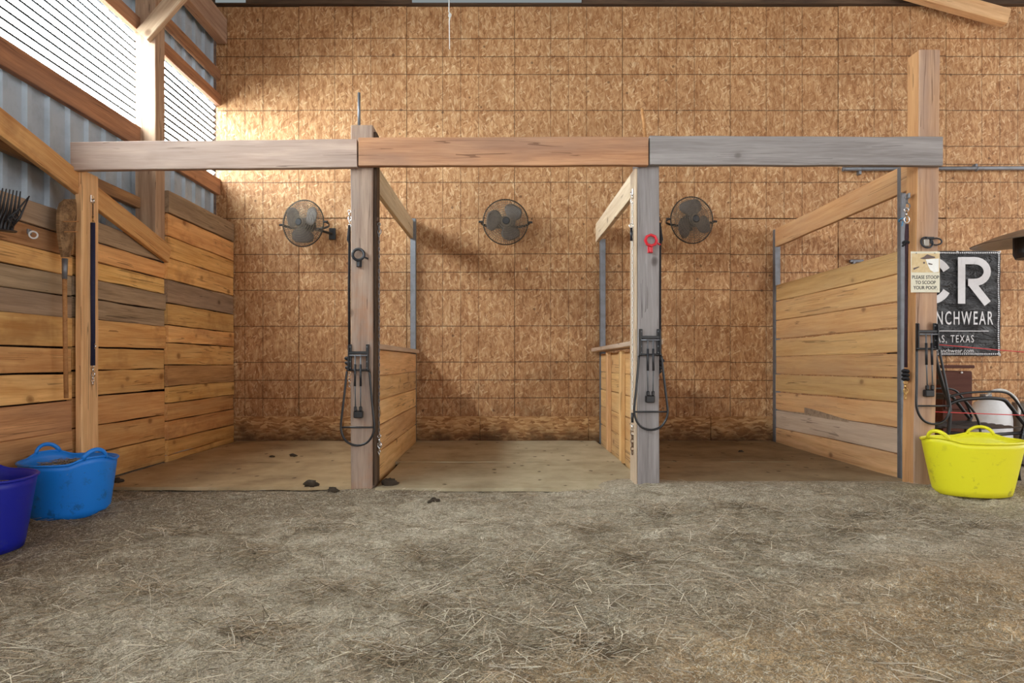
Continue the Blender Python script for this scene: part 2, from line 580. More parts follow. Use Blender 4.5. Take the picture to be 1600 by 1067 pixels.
M['heater_steel'] = plain('heater_steel', srgb(150, 142, 132), 0.4, 0.6, srgb(110, 100, 90), 0.4, 10)
M['heater_under'] = plain('dark_steel', srgb(74, 68, 62), 0.6, 0.3)  # darker steel tone for the hood underside
M['ceiling'] = plain('dark_roof_lining', srgb(92, 84, 80), 0.7, 0.0, srgb(62, 56, 54), 0.5, 3)
M['bristle'] = wood('broom_corn', srgb(150, 116, 84), srgb(98, 70, 48), knots=False, vary=0.1, contrast=1.6)
M['handle_wood'] = wood('broom_handle', srgb(190, 142, 92), srgb(160, 112, 66), knots=False, vary=0.1)
M['sign_card'] = plain('sign_card', srgb(222, 214, 190), 0.25, 0.0, srgb(206, 196, 168), 0.4, 12)
M['sign_picture'] = plain('sign_picture', srgb(206, 176, 124), 0.25, 0.0, srgb(226, 204, 160), 0.8, 20)
M['ink'] = plain('black_ink', srgb(40, 34, 32), 0.4)
M['ink_brown'] = plain('brown_ink', srgb(92, 70, 62), 0.4)
M['ink_white'] = plain('white_ink', srgb(240, 238, 232), 0.3)
M['print_white'] = plain('white_print', srgb(222, 220, 222), 0.4, 0.0, srgb(190, 188, 192), 0.3, 20)


def tub_plastic(name, col, dirt, th=0.58):
    t = NT(name)
    v, rnd, raw = t.objvec()
    a = t.noise(v, 13.0, 6.0, 0.72)
    b = t.noise(t.mapping(v, (6, 6, 22)), 1.0, 5.0, 0.7)
    sp = t.n('SeparateXYZ')
    t.put(sp.inputs[0], raw)
    low = t.ramp(sp.outputs[2], [(0.0, 1.0), (0.34, 0.15)])
    f = t.math('MULTIPLY', t.ramp(a.outputs[0], [(th, 0.0), (th + 0.08, 0.7)]), low)
    c = t.mix(f, col, dirt)
    f2 = t.ramp(b.outputs[0], [(0.62, 0.0), (0.78, 0.35)])
    c = t.mix(f2, c, dirt)
    return t.finish(c, 0.38, bump=b.outputs[0], bump_s=0.1, bump_d=0.003, spec=0.4)


M['tub_yellow'] = tub_plastic('yellow_tub_plastic', srgb(232, 224, 40), srgb(150, 140, 50))
M['tub_blue'] = tub_plastic('blue_tub_plastic', srgb(28, 128, 226), srgb(26, 70, 116), 0.55)
M['tub_navy'] = tub_plastic('dark_blue_tub_plastic', srgb(24, 34, 156), srgb(60, 66, 130))


def mat_rubber(name, cols):
    t = NT(name)
    geo = t.n('NewGeometry')
    p = geo.outputs['Position']
    v, rnd, raw = t.objvec()
    a = t.noise(p, 2.2, 5.0, 0.65)
    b = t.noise(t.mapping(v, (3, 14, 3)), 1.0, 4.0, 0.6)
    c = t.ramp(a.outputs[0], [(0.3, srgb(*cols[0])), (0.5, srgb(*cols[1])), (0.72, srgb(*cols[2]))])
    c = t.mix(t.ramp(b.outputs[0], [(0.55, 0.0), (0.75, 0.4)]), c, srgb(150, 130, 100))
    s = t.voro(t.mapping(p, (7, 5, 7)), 1.0)
    n2 = t.noise(p, 30.0, 3.0)
    d = t.math('ADD', s.outputs['Distance'], t.math('MULTIPLY', n2.outputs[0], 0.25))
    c = t.mix(t.ramp(d, [(0.2, 0.75), (0.26, 0.0)]), c, srgb(66, 50, 36))
    hs = t.n('HueSaturation')
    t.put(hs.inputs['Color'], c)
    t.put(hs.inputs['Value'], t.math('ADD', t.math('MULTIPLY', rnd, 0.1), 0.95))
    return t.finish(hs.outputs[0], 0.85, bump=n2.outputs[0], bump_s=0.3, bump_d=0.004, spec=0.15)


M['mat'] = mat_rubber('dusty_stall_mat', ((158, 142, 116), (182, 167, 138), (200, 186, 158)))
M['mat_brown'] = mat_rubber('brown_dusty_stall_mat', ((142, 118, 90), (170, 146, 112), (190, 166, 132)))
M['mat_dark'] = mat_rubber('dark_dusty_stall_mat', ((122, 104, 80), (150, 130, 102), (170, 150, 120)))


def dirt_material():
    t = NT('stable_dirt')
    geo = t.n('NewGeometry')
    p = geo.outputs['Position']
    big = t.noise(p, 0.9, 4.0, 0.6)
    mid = t.noise(p, 6.0, 6.0, 0.7)
    fine = t.noise(p, 70.0, 4.0, 0.7)
    c = t.ramp(mid.outputs[0], [(0.28, srgb(140, 127, 108)), (0.5, srgb(178, 165, 145)), (0.72, srgb(200, 188, 168))])
    # bare brown dirt to one side, where less hay lies
    sp = t.n('SeparateXYZ')
    t.put(sp.inputs[0], p)
    side = t.math('ADD', t.math('SUBTRACT', sp.outputs[0], t.math('MULTIPLY', t.math('SUBTRACT', sp.outputs[1], 1.6), 2.0)), t.math('MULTIPLY', big.outputs[0], 1.8))
    c = t.mix(t.ramp(t.math('MULTIPLY', side, 0.5), [(0.2, 0.0), (0.6, 0.9)]), c, t.ramp(mid.outputs[0], [(0.3, srgb(134, 108, 78)), (0.7, srgb(182, 152, 114))]))
    damp = t.noise(p, 2.6, 5.0, 0.7)
    c = t.mix(t.ramp(damp.outputs[0], [(0.5, 0.0), (0.68, 0.55)]), c, srgb(98, 84, 66))
    wet = t.math('ADD', t.math('ADD', t.math('MULTIPLY', sp.outputs[0], -0.45), t.math('MULTIPLY', sp.outputs[1], 0.30)), t.math('MULTIPLY', damp.outputs[0], 0.9))
    c = t.mix(t.ramp(t.math('MULTIPLY', wet, 0.5), [(0.9, 0.0), (1.15, 0.7)]), c, srgb(104, 86, 66))
    # chopped hay trodden in: short flecks in several directions
    wob = t.noise(p, 9.0, 2.0)
    q = t.vmath('ADD', p, t.vmath('SCALE', wob.outputs['Color'], scale=0.05))
    fl = None
    for k, ang in enumerate((0.3, 1.2, 2.1, 2.8)):
        mp = t.n('Mapping')
        t.put(mp.inputs[0], q)
        mp.inputs[2].default_value = (0, 0, ang)
        vo = t.voro(t.vmath('ADD', t.vmath('MULTIPLY', mp.outputs[0], (38, 260, 1)), (k * 7.3, k * 3.1, 0)), 1.0)
        sc = t.n('SeparateColor')
        t.put(sc.inputs[0], vo.outputs['Color'])
        on = t.math('MULTIPLY', t.math('GREATER_THAN', sc.outputs[0], 0.62), t.math('LESS_THAN', vo.outputs['Distance'], 0.45))
        c = t.mix(t.math('MULTIPLY', on, 0.6), c, t.ramp(sc.outputs[1], [(0.0, srgb(112, 99, 82)), (0.45, srgb(168, 155, 133)), (1.0, srgb(214, 203, 183))]))
        fl = on if fl is None else t.math('MAXIMUM', fl, on)
    grit = t.noise(p, 210.0, 3.0, 0.75)
    c = t.mix(0.5, c, t.ramp(fine.outputs[0], [(0.3, 0.15), (0.7, 0.85)]), 'OVERLAY')
    c = t.mix(0.75, c, t.ramp(grit.outputs[0], [(0.32, 0.1), (0.68, 0.9)]), 'OVERLAY')
    h = t.math('ADD', t.math('MULTIPLY', fine.outputs[0], 0.5), t.math('ADD', t.math('MULTIPLY', mid.outputs[0], 1.0), t.math('MULTIPLY', fl, 0.15)))
    return t.finish(c, 0.95, bump=h, bump_s=0.7, bump_d=0.02, spec=0.1)


M['dirt'] = dirt_material()


def hay_material():
    t = NT('hay')
    at = t.n('Attribute', attribute_name='tint')
    return t.finish(at.outputs['Color'], 0.75, spec=0.2)


M['hay'] = hay_material()
M['clod'] = plain('manure', srgb(58, 46, 34), 0.95, 0.0, srgb(88, 74, 54), 0.6, 30)


def pane_material(name, strength):
    t = NT(name)
    e = t.n('Emission')
    e.inputs[0].default_value = (0.86, 0.97, 1.0, 1)
    e.inputs[1].default_value = strength
    t.t.links.new(e.outputs[0], t.out.inputs[0])
    return t.m


M['pane'] = pane_material('daylit_translucent_panel', WINDOW_STRENGTH)
M['pane_dim'] = pane_material('dusty_translucent_panel', 0.15)


def banner_vinyl():
    t = NT('banner_vinyl')
    v, rnd, raw = t.objvec()
    a = t.noise(t.mapping(v, (4, 4, 9)), 1.0, 5.0, 0.65, 0.6)
    b = t.noise(v, 22.0, 4.0, 0.6)
    c = t.ramp(a.outputs[0], [(0.35, srgb(14, 14, 18)), (0.7, srgb(34, 33, 39))])
    h = t.math('ADD', a.outputs[0], t.math('MULTIPLY', b.outputs[0], 0.15))
    return t.finish(c, 0.27, bump=h, bump_s=1.0, bump_d=0.09, spec=0.6)


M['banner'] = banner_vinyl()

# ------------------------------------------------------------------ the setting: floor
xs = np.concatenate([np.linspace(-3.2, -2.9, 4)[:-1], np.linspace(-2.9, 3.8, 330), np.linspace(3.8, 9.0, 40)[1:]])
ys = np.concatenate([np.linspace(-7.0, 1.3, 30)[:-1], np.linspace(1.3, 4.3, 220), np.linspace(4.3, 6.5, 40)[1:]])
gx, gy = np.meshgrid(xs, ys)
gz = ground_z(gx, gy)
nv_x, nv_y = len(xs), len(ys)
gv = np.stack([gx, gy, gz], -1).reshape(-1, 3)
ii = np.arange(nv_x * (nv_y - 1)).reshape(nv_y - 1, nv_x)[:, :-1].ravel()
gf = np.stack([ii, ii + 1, ii + 1 + nv_x, ii + nv_x], -1)


def np_mesh(name, v, f, smooth=True):
    me = bpy.data.meshes.new(name)
    me.vertices.add(len(v))
    me.vertices.foreach_set('co', np.ascontiguousarray(v, dtype=np.float32).ravel())
    k = f.shape[1]
    me.loops.add(f.size)
    me.loops.foreach_set('vertex_index', np.ascontiguousarray(f, dtype=np.int32).ravel())
    me.polygons.add(len(f))
    me.polygons.foreach_set('loop_start', np.arange(0, f.size, k, dtype=np.int32))
    me.update(calc_edges=True)
    if smooth:
        me.polygons.foreach_set('use_smooth', np.ones(len(f), dtype=bool))
    return me


fm = np_mesh('floor', gv, gf)
fm.materials.append(M['dirt'])
floor = tag(mkobj('floor', fm), 'trodden grey brown dirt floor of the stable', kind='structure')

# ------------------------------------------------------------------ back wall of strand board sheets
YB = 6.33
wb = MB().box((1.9, YB + 0.09, 2.3), (10.4, 0.12, 4.7), 0.004).build('wall_back', M['timber_dark'])
tag(wb, 'tall wall of strand board sheets with a printed nailing grid', kind='structure')
U = 0.1872
SW, SH = U * 6, U * 12
X0, Z0 = -0.963, 0.087
for n in range(-2, 7):
    xl, xr = X0 + n * SW, X0 + (n + 1) * SW
    xl = max(xl, -2.95)
    for row in range(2):
        zb = Z0 + row * SH
        zt = min(zb + SH, 4.54)
        g = 0.0016
        ox, oz = X0 + n * SW, zb
        proud = R.uniform(-0.003, 0.002)
        mb = MB().box(((xl + xr) / 2 - ox, 0, (zt - zb) / 2), (xr - xl - 2 * g, 0.02, zt - zb - 2 * g), 0.002)
        p = mb.build('panel', M['osb'], wb, loc=(ox, YB + 0.012 + proud, oz + R.uniform(-0.004, 0.004)))
xs_ = [-2.95, -1.62, -0.2, 0.93, 2.2, 3.6, 5.2, 6.9]
for a, b in zip(xs_[:-1], xs_[1:]):
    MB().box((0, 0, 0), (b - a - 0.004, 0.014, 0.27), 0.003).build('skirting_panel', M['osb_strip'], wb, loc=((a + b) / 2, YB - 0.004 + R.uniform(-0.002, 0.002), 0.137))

# plate and purlin ends above the boards
t1 = board('trim_1', (-3.0, YB + 0.0, 4.66), (6.6, YB + 0.0, 4.66), 0.23, 0.08, M['timber_dark'])
tag(t1, 'dark plate running along the top of the back wall', kind='structure')
ceil = MB().box((1.9, -0.2, 4.84), (10.4, 13.4, 0.06), 0.01).build('ceiling', M['ceiling'])
tag(ceil, 'dark underside of the roof', kind='structure')
for x in (-2.2, -0.55, 0.62, 1.35, 2.6, 3.4, 4.1):
    board('purlin', (x, 3.0, 4.72), (x, 6.26, 4.72), 0.14, 0.05, M['girt'], ceil, face=(1, 0, 0))
for i, (xa, xb) in enumerate(((-2.93, -2.62), (-0.9, 0.85))):
    wn = MB().box(((xa + xb) / 2, YB - 0.05, 4.60), (xb - xa, 0.012, 0.10), 0.002).build('window_%d' % (3 + i), M['pane_dim'])
    tag(wn, ('small' if i == 0 else 'long dusty') + ' translucent light strip above the back wall', kind='structure')

# ------------------------------------------------------------------ left wall
XW = -2.75
wl = MB().box((-3.06, 0.0, 0.85), (0.04, 13.0, 1.7), 0.004).build('wall_left', M['timber_dark'])
tag(wl, 'timber clad side wall under steel siding and a light band', kind='structure')


def siding(y0, y1, z0, z1, x=-2.99):
    mb = MB()
    pitch = 0.19
    pts = []
    y = y0
    while y < y1 - 1e-6:
        for dy, dx in ((0.0, 0.0), (0.115, 0.0), (0.132, 0.024), (0.168, 0.024), (0.185, 0.0)):
            if y + dy <= y1:
                pts.append((x + dx, y + dy))
        y += pitch
    pts.append((x, y1))
    vs, fs = [], []
    for X, Y in pts:
        vs += [(X, Y, z0), (X, Y, z1), (X - 0.002, Y, z1), (X - 0.002, Y, z0)]
    for i in range(len(pts) - 1):
        a, b = i * 4, i * 4 + 4
        fs += [(a, b, b + 1, a + 1), (a + 3, a + 2, b + 2, b + 3)]
    mb.add(vs, fs)
    return mb.build('siding', M['siding'], wl)


ZB, ZT = 2.74, 3.50
for y0, y1 in ((-5.6, -2.0), (-2.0, 1.6), (1.6, 4.92), (5.04, 6.33)):
    siding(y0, y1 + (0.12 if y1 == 4.92 else 0), 1.6, ZB)
    siding(y0, y1 + (0.12 if y1 == 4.92 else 0), ZT, 4.75)
    board('girt', (-2.925, y0, 2.655), (-2.925, y1, 2.655), 0.165, 0.05, M['girt'], wl, face=(1, 0, 0))
    board('girt', (-2.925, y0, 3.56), (-2.925, y1, 3.56), 0.12, 0.05, M['girt'], wl, face=(1, 0, 0))
    board('girt', (-2.925, y0, 3.82), (-2.925, y1, 3.82), 0.10, 0.05, M['girt'], wl, face=(1, 0, 0))
    board('girt', (-2.925, y0, 2.125), (-2.925, y1, 2.125), 0.09, 0.05, M['girt'], wl, face=(1, 0, 0))
M['bar'] = plain('window_bar', srgb(22, 32, 36), 0.6)
wi = 0
for y0, y1 in ((1.6, 4.985), (4.99, 6.32), (-2.0, 1.6), (-5.6, -2.0)):
    wi += 1
    nb = 12
    fr = MB().box((-2.985, (y0 + y1) / 2, ZT - 0.006), (0.03, y1 - y0, 0.012), 0.002) \
             .box((-2.985, (y0 + y1) / 2, ZB + 0.006), (0.03, y1 - y0, 0.012), 0.002)
    name = 'window_%d' % (wi if wi < 3 else wi + 2)
    wo = fr.build(name, M['bar'])
    tag(wo, 'band of bright translucent strips in the side wall', kind='structure')
    h = (ZT - ZB - 0.024) / nb
    for k in range(nb):
        z = ZB + 0.012 + h * (k + 0.5)
        # each strip leans inwards at the top, tilted to send its light down
        MB().box((-2.975, (y0 + y1) / 2, z), (0.006, y1 - y0 - 0.004, h * 1.2), 0.001, rot=Matrix.Rotation(math.radians(42), 3, 'Y')).build('pane', M['pane'], wo)
        if k:
            MB().box((-2.952, (y0 + y1) / 2, z - h / 2), (0.02, y1 - y0 - 0.004, 0.019 if wi == 2 else 0.014), 0.001).build('glazing_bar', M['bar'], wo)

# planks
ZA = [0.0, 0.2, 0.389, 0.593, 0.768, 0.927, 1.119, 1.258, 1.394, 1.52, 1.654, 1.80]
CA1 = ['orange', 'brown', 'brown', 'orange', 'orange', 'orange', 'grey', 'grey', 'orange', 'brown', 'grey']
CA2 = ['orange', 'orange', 'orange', 'orange', 'orange', 'orange', 'grey', 'grey', 'orange', 'orange', 'grey']
for (y0, y1, cc, dz) in ((1.3, 3.955, CA1, 0.0), (3.965, 5.056, CA2, 0.012)):
    for i, (a, b) in enumerate(zip(ZA[:-1], ZA[1:])):
        off = R.uniform(-0.006, 0.006)
        board('plank', (XW - 0.048 + off, y0, (a + b) / 2 + dz), (XW - 0.048 + off + R.uniform(-0.004, 0.004), y1, (a + b) / 2 + dz + R.uniform(-0.006, 0.006)),
              b - a - 0.008, 0.034, M['plank_' + cc[i]], wl, face=(1, 0, 0), jit=0.0035, seg=6)
ZBs = [0.0, 0.06, 0.188, 0.346, 0.494, 0.633, 0.81, 0.998, 1.145, 1.33, 1.524, 1.71, 1.886, 2.08, 2.27]
CB = ['orange', 'orange', 'orange', 'orange', 'orange', 'brown', 'orange', 'orange', 'orange', 'grey', 'orange', 'orange', 'orange', 'grey']
for i, (a, b) in enumerate(zip(ZBs[:-1], ZBs[1:])):
    off = R.uniform(-0.005, 0.005)
    board('plank', (XW - 0.02 + off, 5.058, (a + b) / 2), (XW - 0.02 + off, 6.305, (a + b) / 2 + R.uniform(-0.004, 0.004)),
          b - a - 0.008, 0.034, M['plank_' + CB[i]], wl, face=(1, 0, 0), jit=0.0035, seg=6)
# timber frame
board('post', (-2.862, 4.985, 1.72), (-2.862, 4.985, 4.75), 0.165, 0.14, M['timber_pale'], wl, face=(0, -1, 0), seg=8)
board('brace', (XW - 0.008, 2.3, 2.42), (XW - 0.008, 5.06, 1.735), 0.15, 0.038, M['plank_orange'], wl, face=(1, 0, 0), seg=6)
board('knee_brace', (-2.86, 4.88, 3.45), (-2.2, 4.88, 4.2), 0.12, 0.05, M['timber_pale'], wl, face=(0, -1, 0), seg=4)
board('eave_beam', (-2.87, -3.0, 4.26), (-2.87, 6.30, 4.26), 0.26, 0.10, M['timber_pale'], wl, face=(1, 0, 0), seg=8)
board('roof_brace', (5.15, 6.18, 4.33), (3.75, 6.18, 4.72), 0.15, 0.09, M['plank_tan'], wb, face=(0, -1, 0))

# ------------------------------------------------------------------ stall mats
matspecs = [(-2.72, -0.94, 3.98, 4.93, 'dusty rubber mat at the front of the stall beside the plank wall'),
            (-2.72, -0.90, 4.945, 6.31, 'dusty rubber mat at the back of the stall beside the plank wall'),
            (-0.805, 0.99, 3.94, 4.96, 'dusty rubber mat at the front of the middle stall'),
            (-0.85, 1.0, 4.975, 6.31, 'dusty rubber mat at the back of the middle stall'),
            (1.08, 2.81, 3.99, 4.98, 'dusty rubber mat at the front of the stall with the high board partition'),
            (1.08, 2.81, 4.995, 6.31, 'dusty rubber mat at the back of the stall with the high board partition')]
for (xa, xb, ya, yb, lab) in matspecs:
    nx, ny = 10, 7
    rr = random.Random(int(xa * 100 + ya * 10))
    vs, fs = [], []
    for j in range(ny + 1):
        for i in range(nx + 1):
            x = xa + (xb - xa) * i / nx
            y = ya + (yb - ya) * j / ny
            if j in (0, ny):
                y += rr.uniform(-0.006, 0.006)
            vs.append((x, y, 0.02 + rr.uniform(-0.003, 0.003)))
    nT = len(vs)
    vs += [(x, y, z - 0.022) for x, y, z in vs]
    for j in range(ny):
        for i in range(nx):
            a = j * (nx + 1) + i
            fs.append((a, a + 1, a + nx + 2, a + nx + 1))
    ring = [i for i in range(nx + 1)] + [j * (nx + 1) + nx for j in range(1, ny + 1)] + [ny * (nx + 1) + i for i in range(nx - 1, -1, -1)] + [j * (nx + 1) for j in range(ny - 1, 0, -1)]
    for k in range(len(ring)):
        a, b = ring[k], ring[(k + 1) % len(ring)]
        fs.append((a, a + nT, b + nT, b))
    o = MB().add(vs, fs).build('stall_mat', M['mat_brown' if xa < -2 else 'mat' if xa < 0 else 'mat_dark'])
    tag(o, lab, 'mat', 'rubber mats on the stall floors')

# ------------------------------------------------------------------ stall posts
YP = 3.958
g_posts = 'upright posts at the stall fronts'


def stall_post(x0, x1, depth, zt, mat, label, side=None, top_shift=0.0, zb=-0.02):
    cx = (x0 + x1) / 2
    o = thing('stall_post', label, 'post', (cx, YP + depth / 2, 0), 0, g_posts)
    s = board('shaft', (cx, YP + depth / 2, zb), (cx + top_shift, YP + depth / 2, zt), x1 - x0, depth, mat, o, face=(0, -1, 0), seg=8, jit=0.0025, ch=0.006)
    if side is not None:
        s.data.materials.append(side)
        for p in s.data.polygons:
            if p.normal.z < -0.9 or p.normal.z > 0.9:
                p.material_index = 1
    return o


p1 = stall_post(-2.762, -2.716, 0.165, 2.09, M['plank_tan'], 'narrow post standing on edge against the plank wall')
p2 = stall_post(-0.968, -0.826, 0.15, 2.38, M['post_brown'], 'brown weathered post with a steel rod sticking up from its top')
board('board_or_lit_side', (-0.815, YP + 0.08, 0.03), (-0.815, YP + 0.08, 2.345), 0.11, 0.022, M['timber_dark'], p2, face=(1, 0, 0), seg=6)
p3 = stall_post(0.902, 1.043, 0.15, 2.27, M['post_grey'], 'silver grey weathered post carrying the red ring hanger')
board('board_or_lit_side', (0.892, YP + 0.075, 0.02), (0.892, YP + 0.075, 2.1), 0.14, 0.018, M['plank_pale'], p3, face=(-1, 0, 0), seg=6)  # pale strip puts the light on the post's side face into colour
p4 = stall_post(2.698, 2.836, 0.12, 2.87, M['post_tan'], 'tallest post, rising past the header beam beside the sign', M['post_orange'], top_shift=0.04)

# rod and stick above two posts
o = MB().tube([P(561, 197, 4.03), P(561, 145, 4.03)], 0.0095, 8).build('steel_rod', M['galv'], smooth=True)
tag(o, 'thin steel rod standing upright on top of the brown post', 'rod')
o = MB().tube([P(1009, 222, 4.06), P(1006, 190, 4.06), P(1003, 170, 4.06)], [0.012, 0.011, 0.010], 7).build('wooden_stick', M['handle_wood'], smooth=True)
tag(o, 'thin brown stick poking up behind the header beam joint', 'stick')

# ------------------------------------------------------------------ header beams
YH = 3.935
k = YH / F
g_beams = 'boards forming the header above the stalls'


def header(xa, xb, ya0, ya1, yb0, yb1, mat, label):
    A0, A1, B0, B1 = P(xa, ya0, 3.915), P(xa, ya1, 3.915), P(xb, yb0, 3.915), P(xb, yb1, 3.915)
    pa, pb = (A0 + A1) / 2, (B0 + B1) / 2
    pa.y = pb.y = YH
    o = board('header_beam', pa, pb, (A0 - A1).length, 0.042, mat, face=(0, -1, 0), seg=10, jit=0.002)
    tag(o, label, 'beam', g_beams)
    return o


b1 = header(110, 557.5, 221.5, 266, 216.5, 261.5, M['beam_brown'], 'pinkish brown header board over the stall beside the plank wall')
b2 = header(560, 1013, 214.5, 259, 213, 258, M['beam_orange'], 'orange brown header board with dark edges over the middle stall')
b3 = header(1015.5, 1473, 212, 257, 214, 258, M['beam_grey'], 'silver grey header board reaching the tallest post')

# ------------------------------------------------------------------ rails
g_rails = 'boards running from post to back wall at head height'
for (x, y0, y1, z0, z1, wd, mt, fc, lab) in (
        (-0.905, 4.12, 6.30, 2.17, 2.20, 0.185, 'rail_pale', (1, 0, 0), 'pale rail board running back from the brown post'),
        (1.02, 4.12, 6.30, 2.18, 2.175, 0.185, 'rail_pale', (-1, 0, 0), 'pale rail board running back from the silver grey post'),
        (2.855, 4.10, 6.30, 2.125, 2.11, 0.185, 'plank_fresh', (-1, 0, 0), 'fresh yellow rail board above the high board partition')):
    o = board('rail', (x, y0, z0), (x, y1, z1), wd, 0.04, M[mt], face=fc, seg=6)
    tag(o, lab, 'rail', g_rails)

# ------------------------------------------------------------------ partitions


def channel(parent, x, y, z0, z1, w_=0.05, d=0.05):
    return MB().box((x - parent.location.x, y - parent.location.y, (z0 + z1) / 2), (w_, 0.006, z1 - z0), 0.001) \
        .box((x - w_ / 2 - parent.location.x, y + d / 2 - parent.location.y, (z0 + z1) / 2), (0.006, d, z1 - z0), 0.001) \
        .box((x + w_ / 2 - parent.location.x, y + d / 2 - parent.location.y, (z0 + z1) / 2), (0.006, d, z1 - z0), 0.001) \
        .build('steel_channel', M['galv'], parent)


g_part = 'plank partitions between the stalls'
pt2 = thing('stall_partition', 'low plank partition behind the brown post with a flat top board', 'partition', (-0.88, 4.13, 0), 0, g_part)
zs = [-0.03, 0.20, 0.387, 0.563, 0.739, 0.925]
for i, (a, b) in enumerate(zip(zs[:-1], zs[1:])):
    board('plank', (-0.872, 4.13, (a + b) / 2), (-0.872, 6.22, (a + b) / 2 + R.uniform(-0.004, 0.004)), b - a - 0.007, 0.04, M['plank_tan'], pt2, face=(1, 0, 0), jit=0.003, seg=5)
board('top_board', (-0.885, 4.12, 0.945), (-0.885, 6.27, 0.945), 0.12, 0.036, M['plank_pale'], pt2, face=(0, 0, 1), seg=4)
channel(pt2, -0.885, 6.245, 0.0, 2.31)

pt3 = thing('stall_partition', 'low plank partition with two upright studs behind the silver grey post', 'partition', (1.05, 4.15, 0), 0, g_part)
for i, (a, b) in enumerate(zip(zs[:-1], zs[1:])):
    board('plank', (1.06, 4.12, (a + b) / 2), (1.06, 6.22, (a + b) / 2 + R.uniform(-0.004, 0.004)), b - a - 0.007, 0.036, M['plank_fresh'], pt3, face=(-1, 0, 0), jit=0.003, seg=5)
for y in (5.06, 5.68):
    board('stud', (1.022, y, 0.0), (1.022, y, 0.93), 0.085, 0.038, M['plank_tan'], pt3, face=(-1, 0, 0), seg=3)
board('top_board', (1.03, 4.12, 0.975), (1.03, 6.27, 0.96), 0.16, 0.036, M['plank_pale'], pt3, face=(0, 0, 1), seg=4)
channel(pt3, 1.065, 6.245, 0.0, 2.10)

pt4 = thing('stall_partition', 'high partition of fresh yellow boards between two steel channels', 'partition', (2.87, 4.3, 0), 0, g_part)
zr = [-0.02, 0.181, 0.363, 0.547, 0.722, 0.904, 1.08, 1.267, 1.467, 1.635]
CR = ['tan', 'pale', 'fresh', 'fresh', 'fresh', 'fresh', 'fresh', 'fresh', 'fresh']
for i, (a, b) in enumerate(zip(zr[:-1], zr[1:])):
    d = 0.02 if i == 2 else 0.0
    board('plank', (2.872 + R.uniform(-0.003, 0.003), 4.33, (a + b) / 2), (2.86 + R.uniform(-0.003, 0.003), 6.24, (a + b) / 2 - 0.012 + R.uniform(-0.006, 0.006)),
          b - a - 0.007 - d * 0.3, 0.038, M['plank_' + CR[i]], pt4, face=(-1, 0, 0), jit=0.004, seg=6)
# the wavy grey board set into the gap, showing bark
bk = MB()
pts = []
for i in range(13):
    t_ = i / 12
    pts.append((4.95 + 1.27 * t_, 0.362 + 0.052 * math.sin(math.pi * t_ ** 1.3 * 0.93) ** 0.9))
vs, fs = [], []
for (y, z) in pts:
    vs += [(2.845 - 2.87, y - 4.3, 0.345), (2.845 - 2.87, y - 4.3, z), (2.853 - 2.87, y - 4.3, z), (2.853 - 2.87, y - 4.3, 0.345)]
for i in range(len(pts) - 1):
    a, b = i * 4, i * 4 + 4
    fs += [(a, b, b + 1, a + 1)[::-1], (a + 1, b + 1, b + 2, a + 2)[::-1], (a + 2, b + 2, b + 3, a + 3)[::-1]]
part_label(bk.add(vs, fs).build('bark_edge', M['plank_grey'], pt4), 'greyish wavy strip of bark')
channel(pt4, 2.86, 6.245, 0.0, 2.20)
channel(pt4, 2.852, 4.29, 0.0, 2.22, 0.03, 0.04)

# ------------------------------------------------------------------ fans
g_fans = 'wall fans on the back wall'


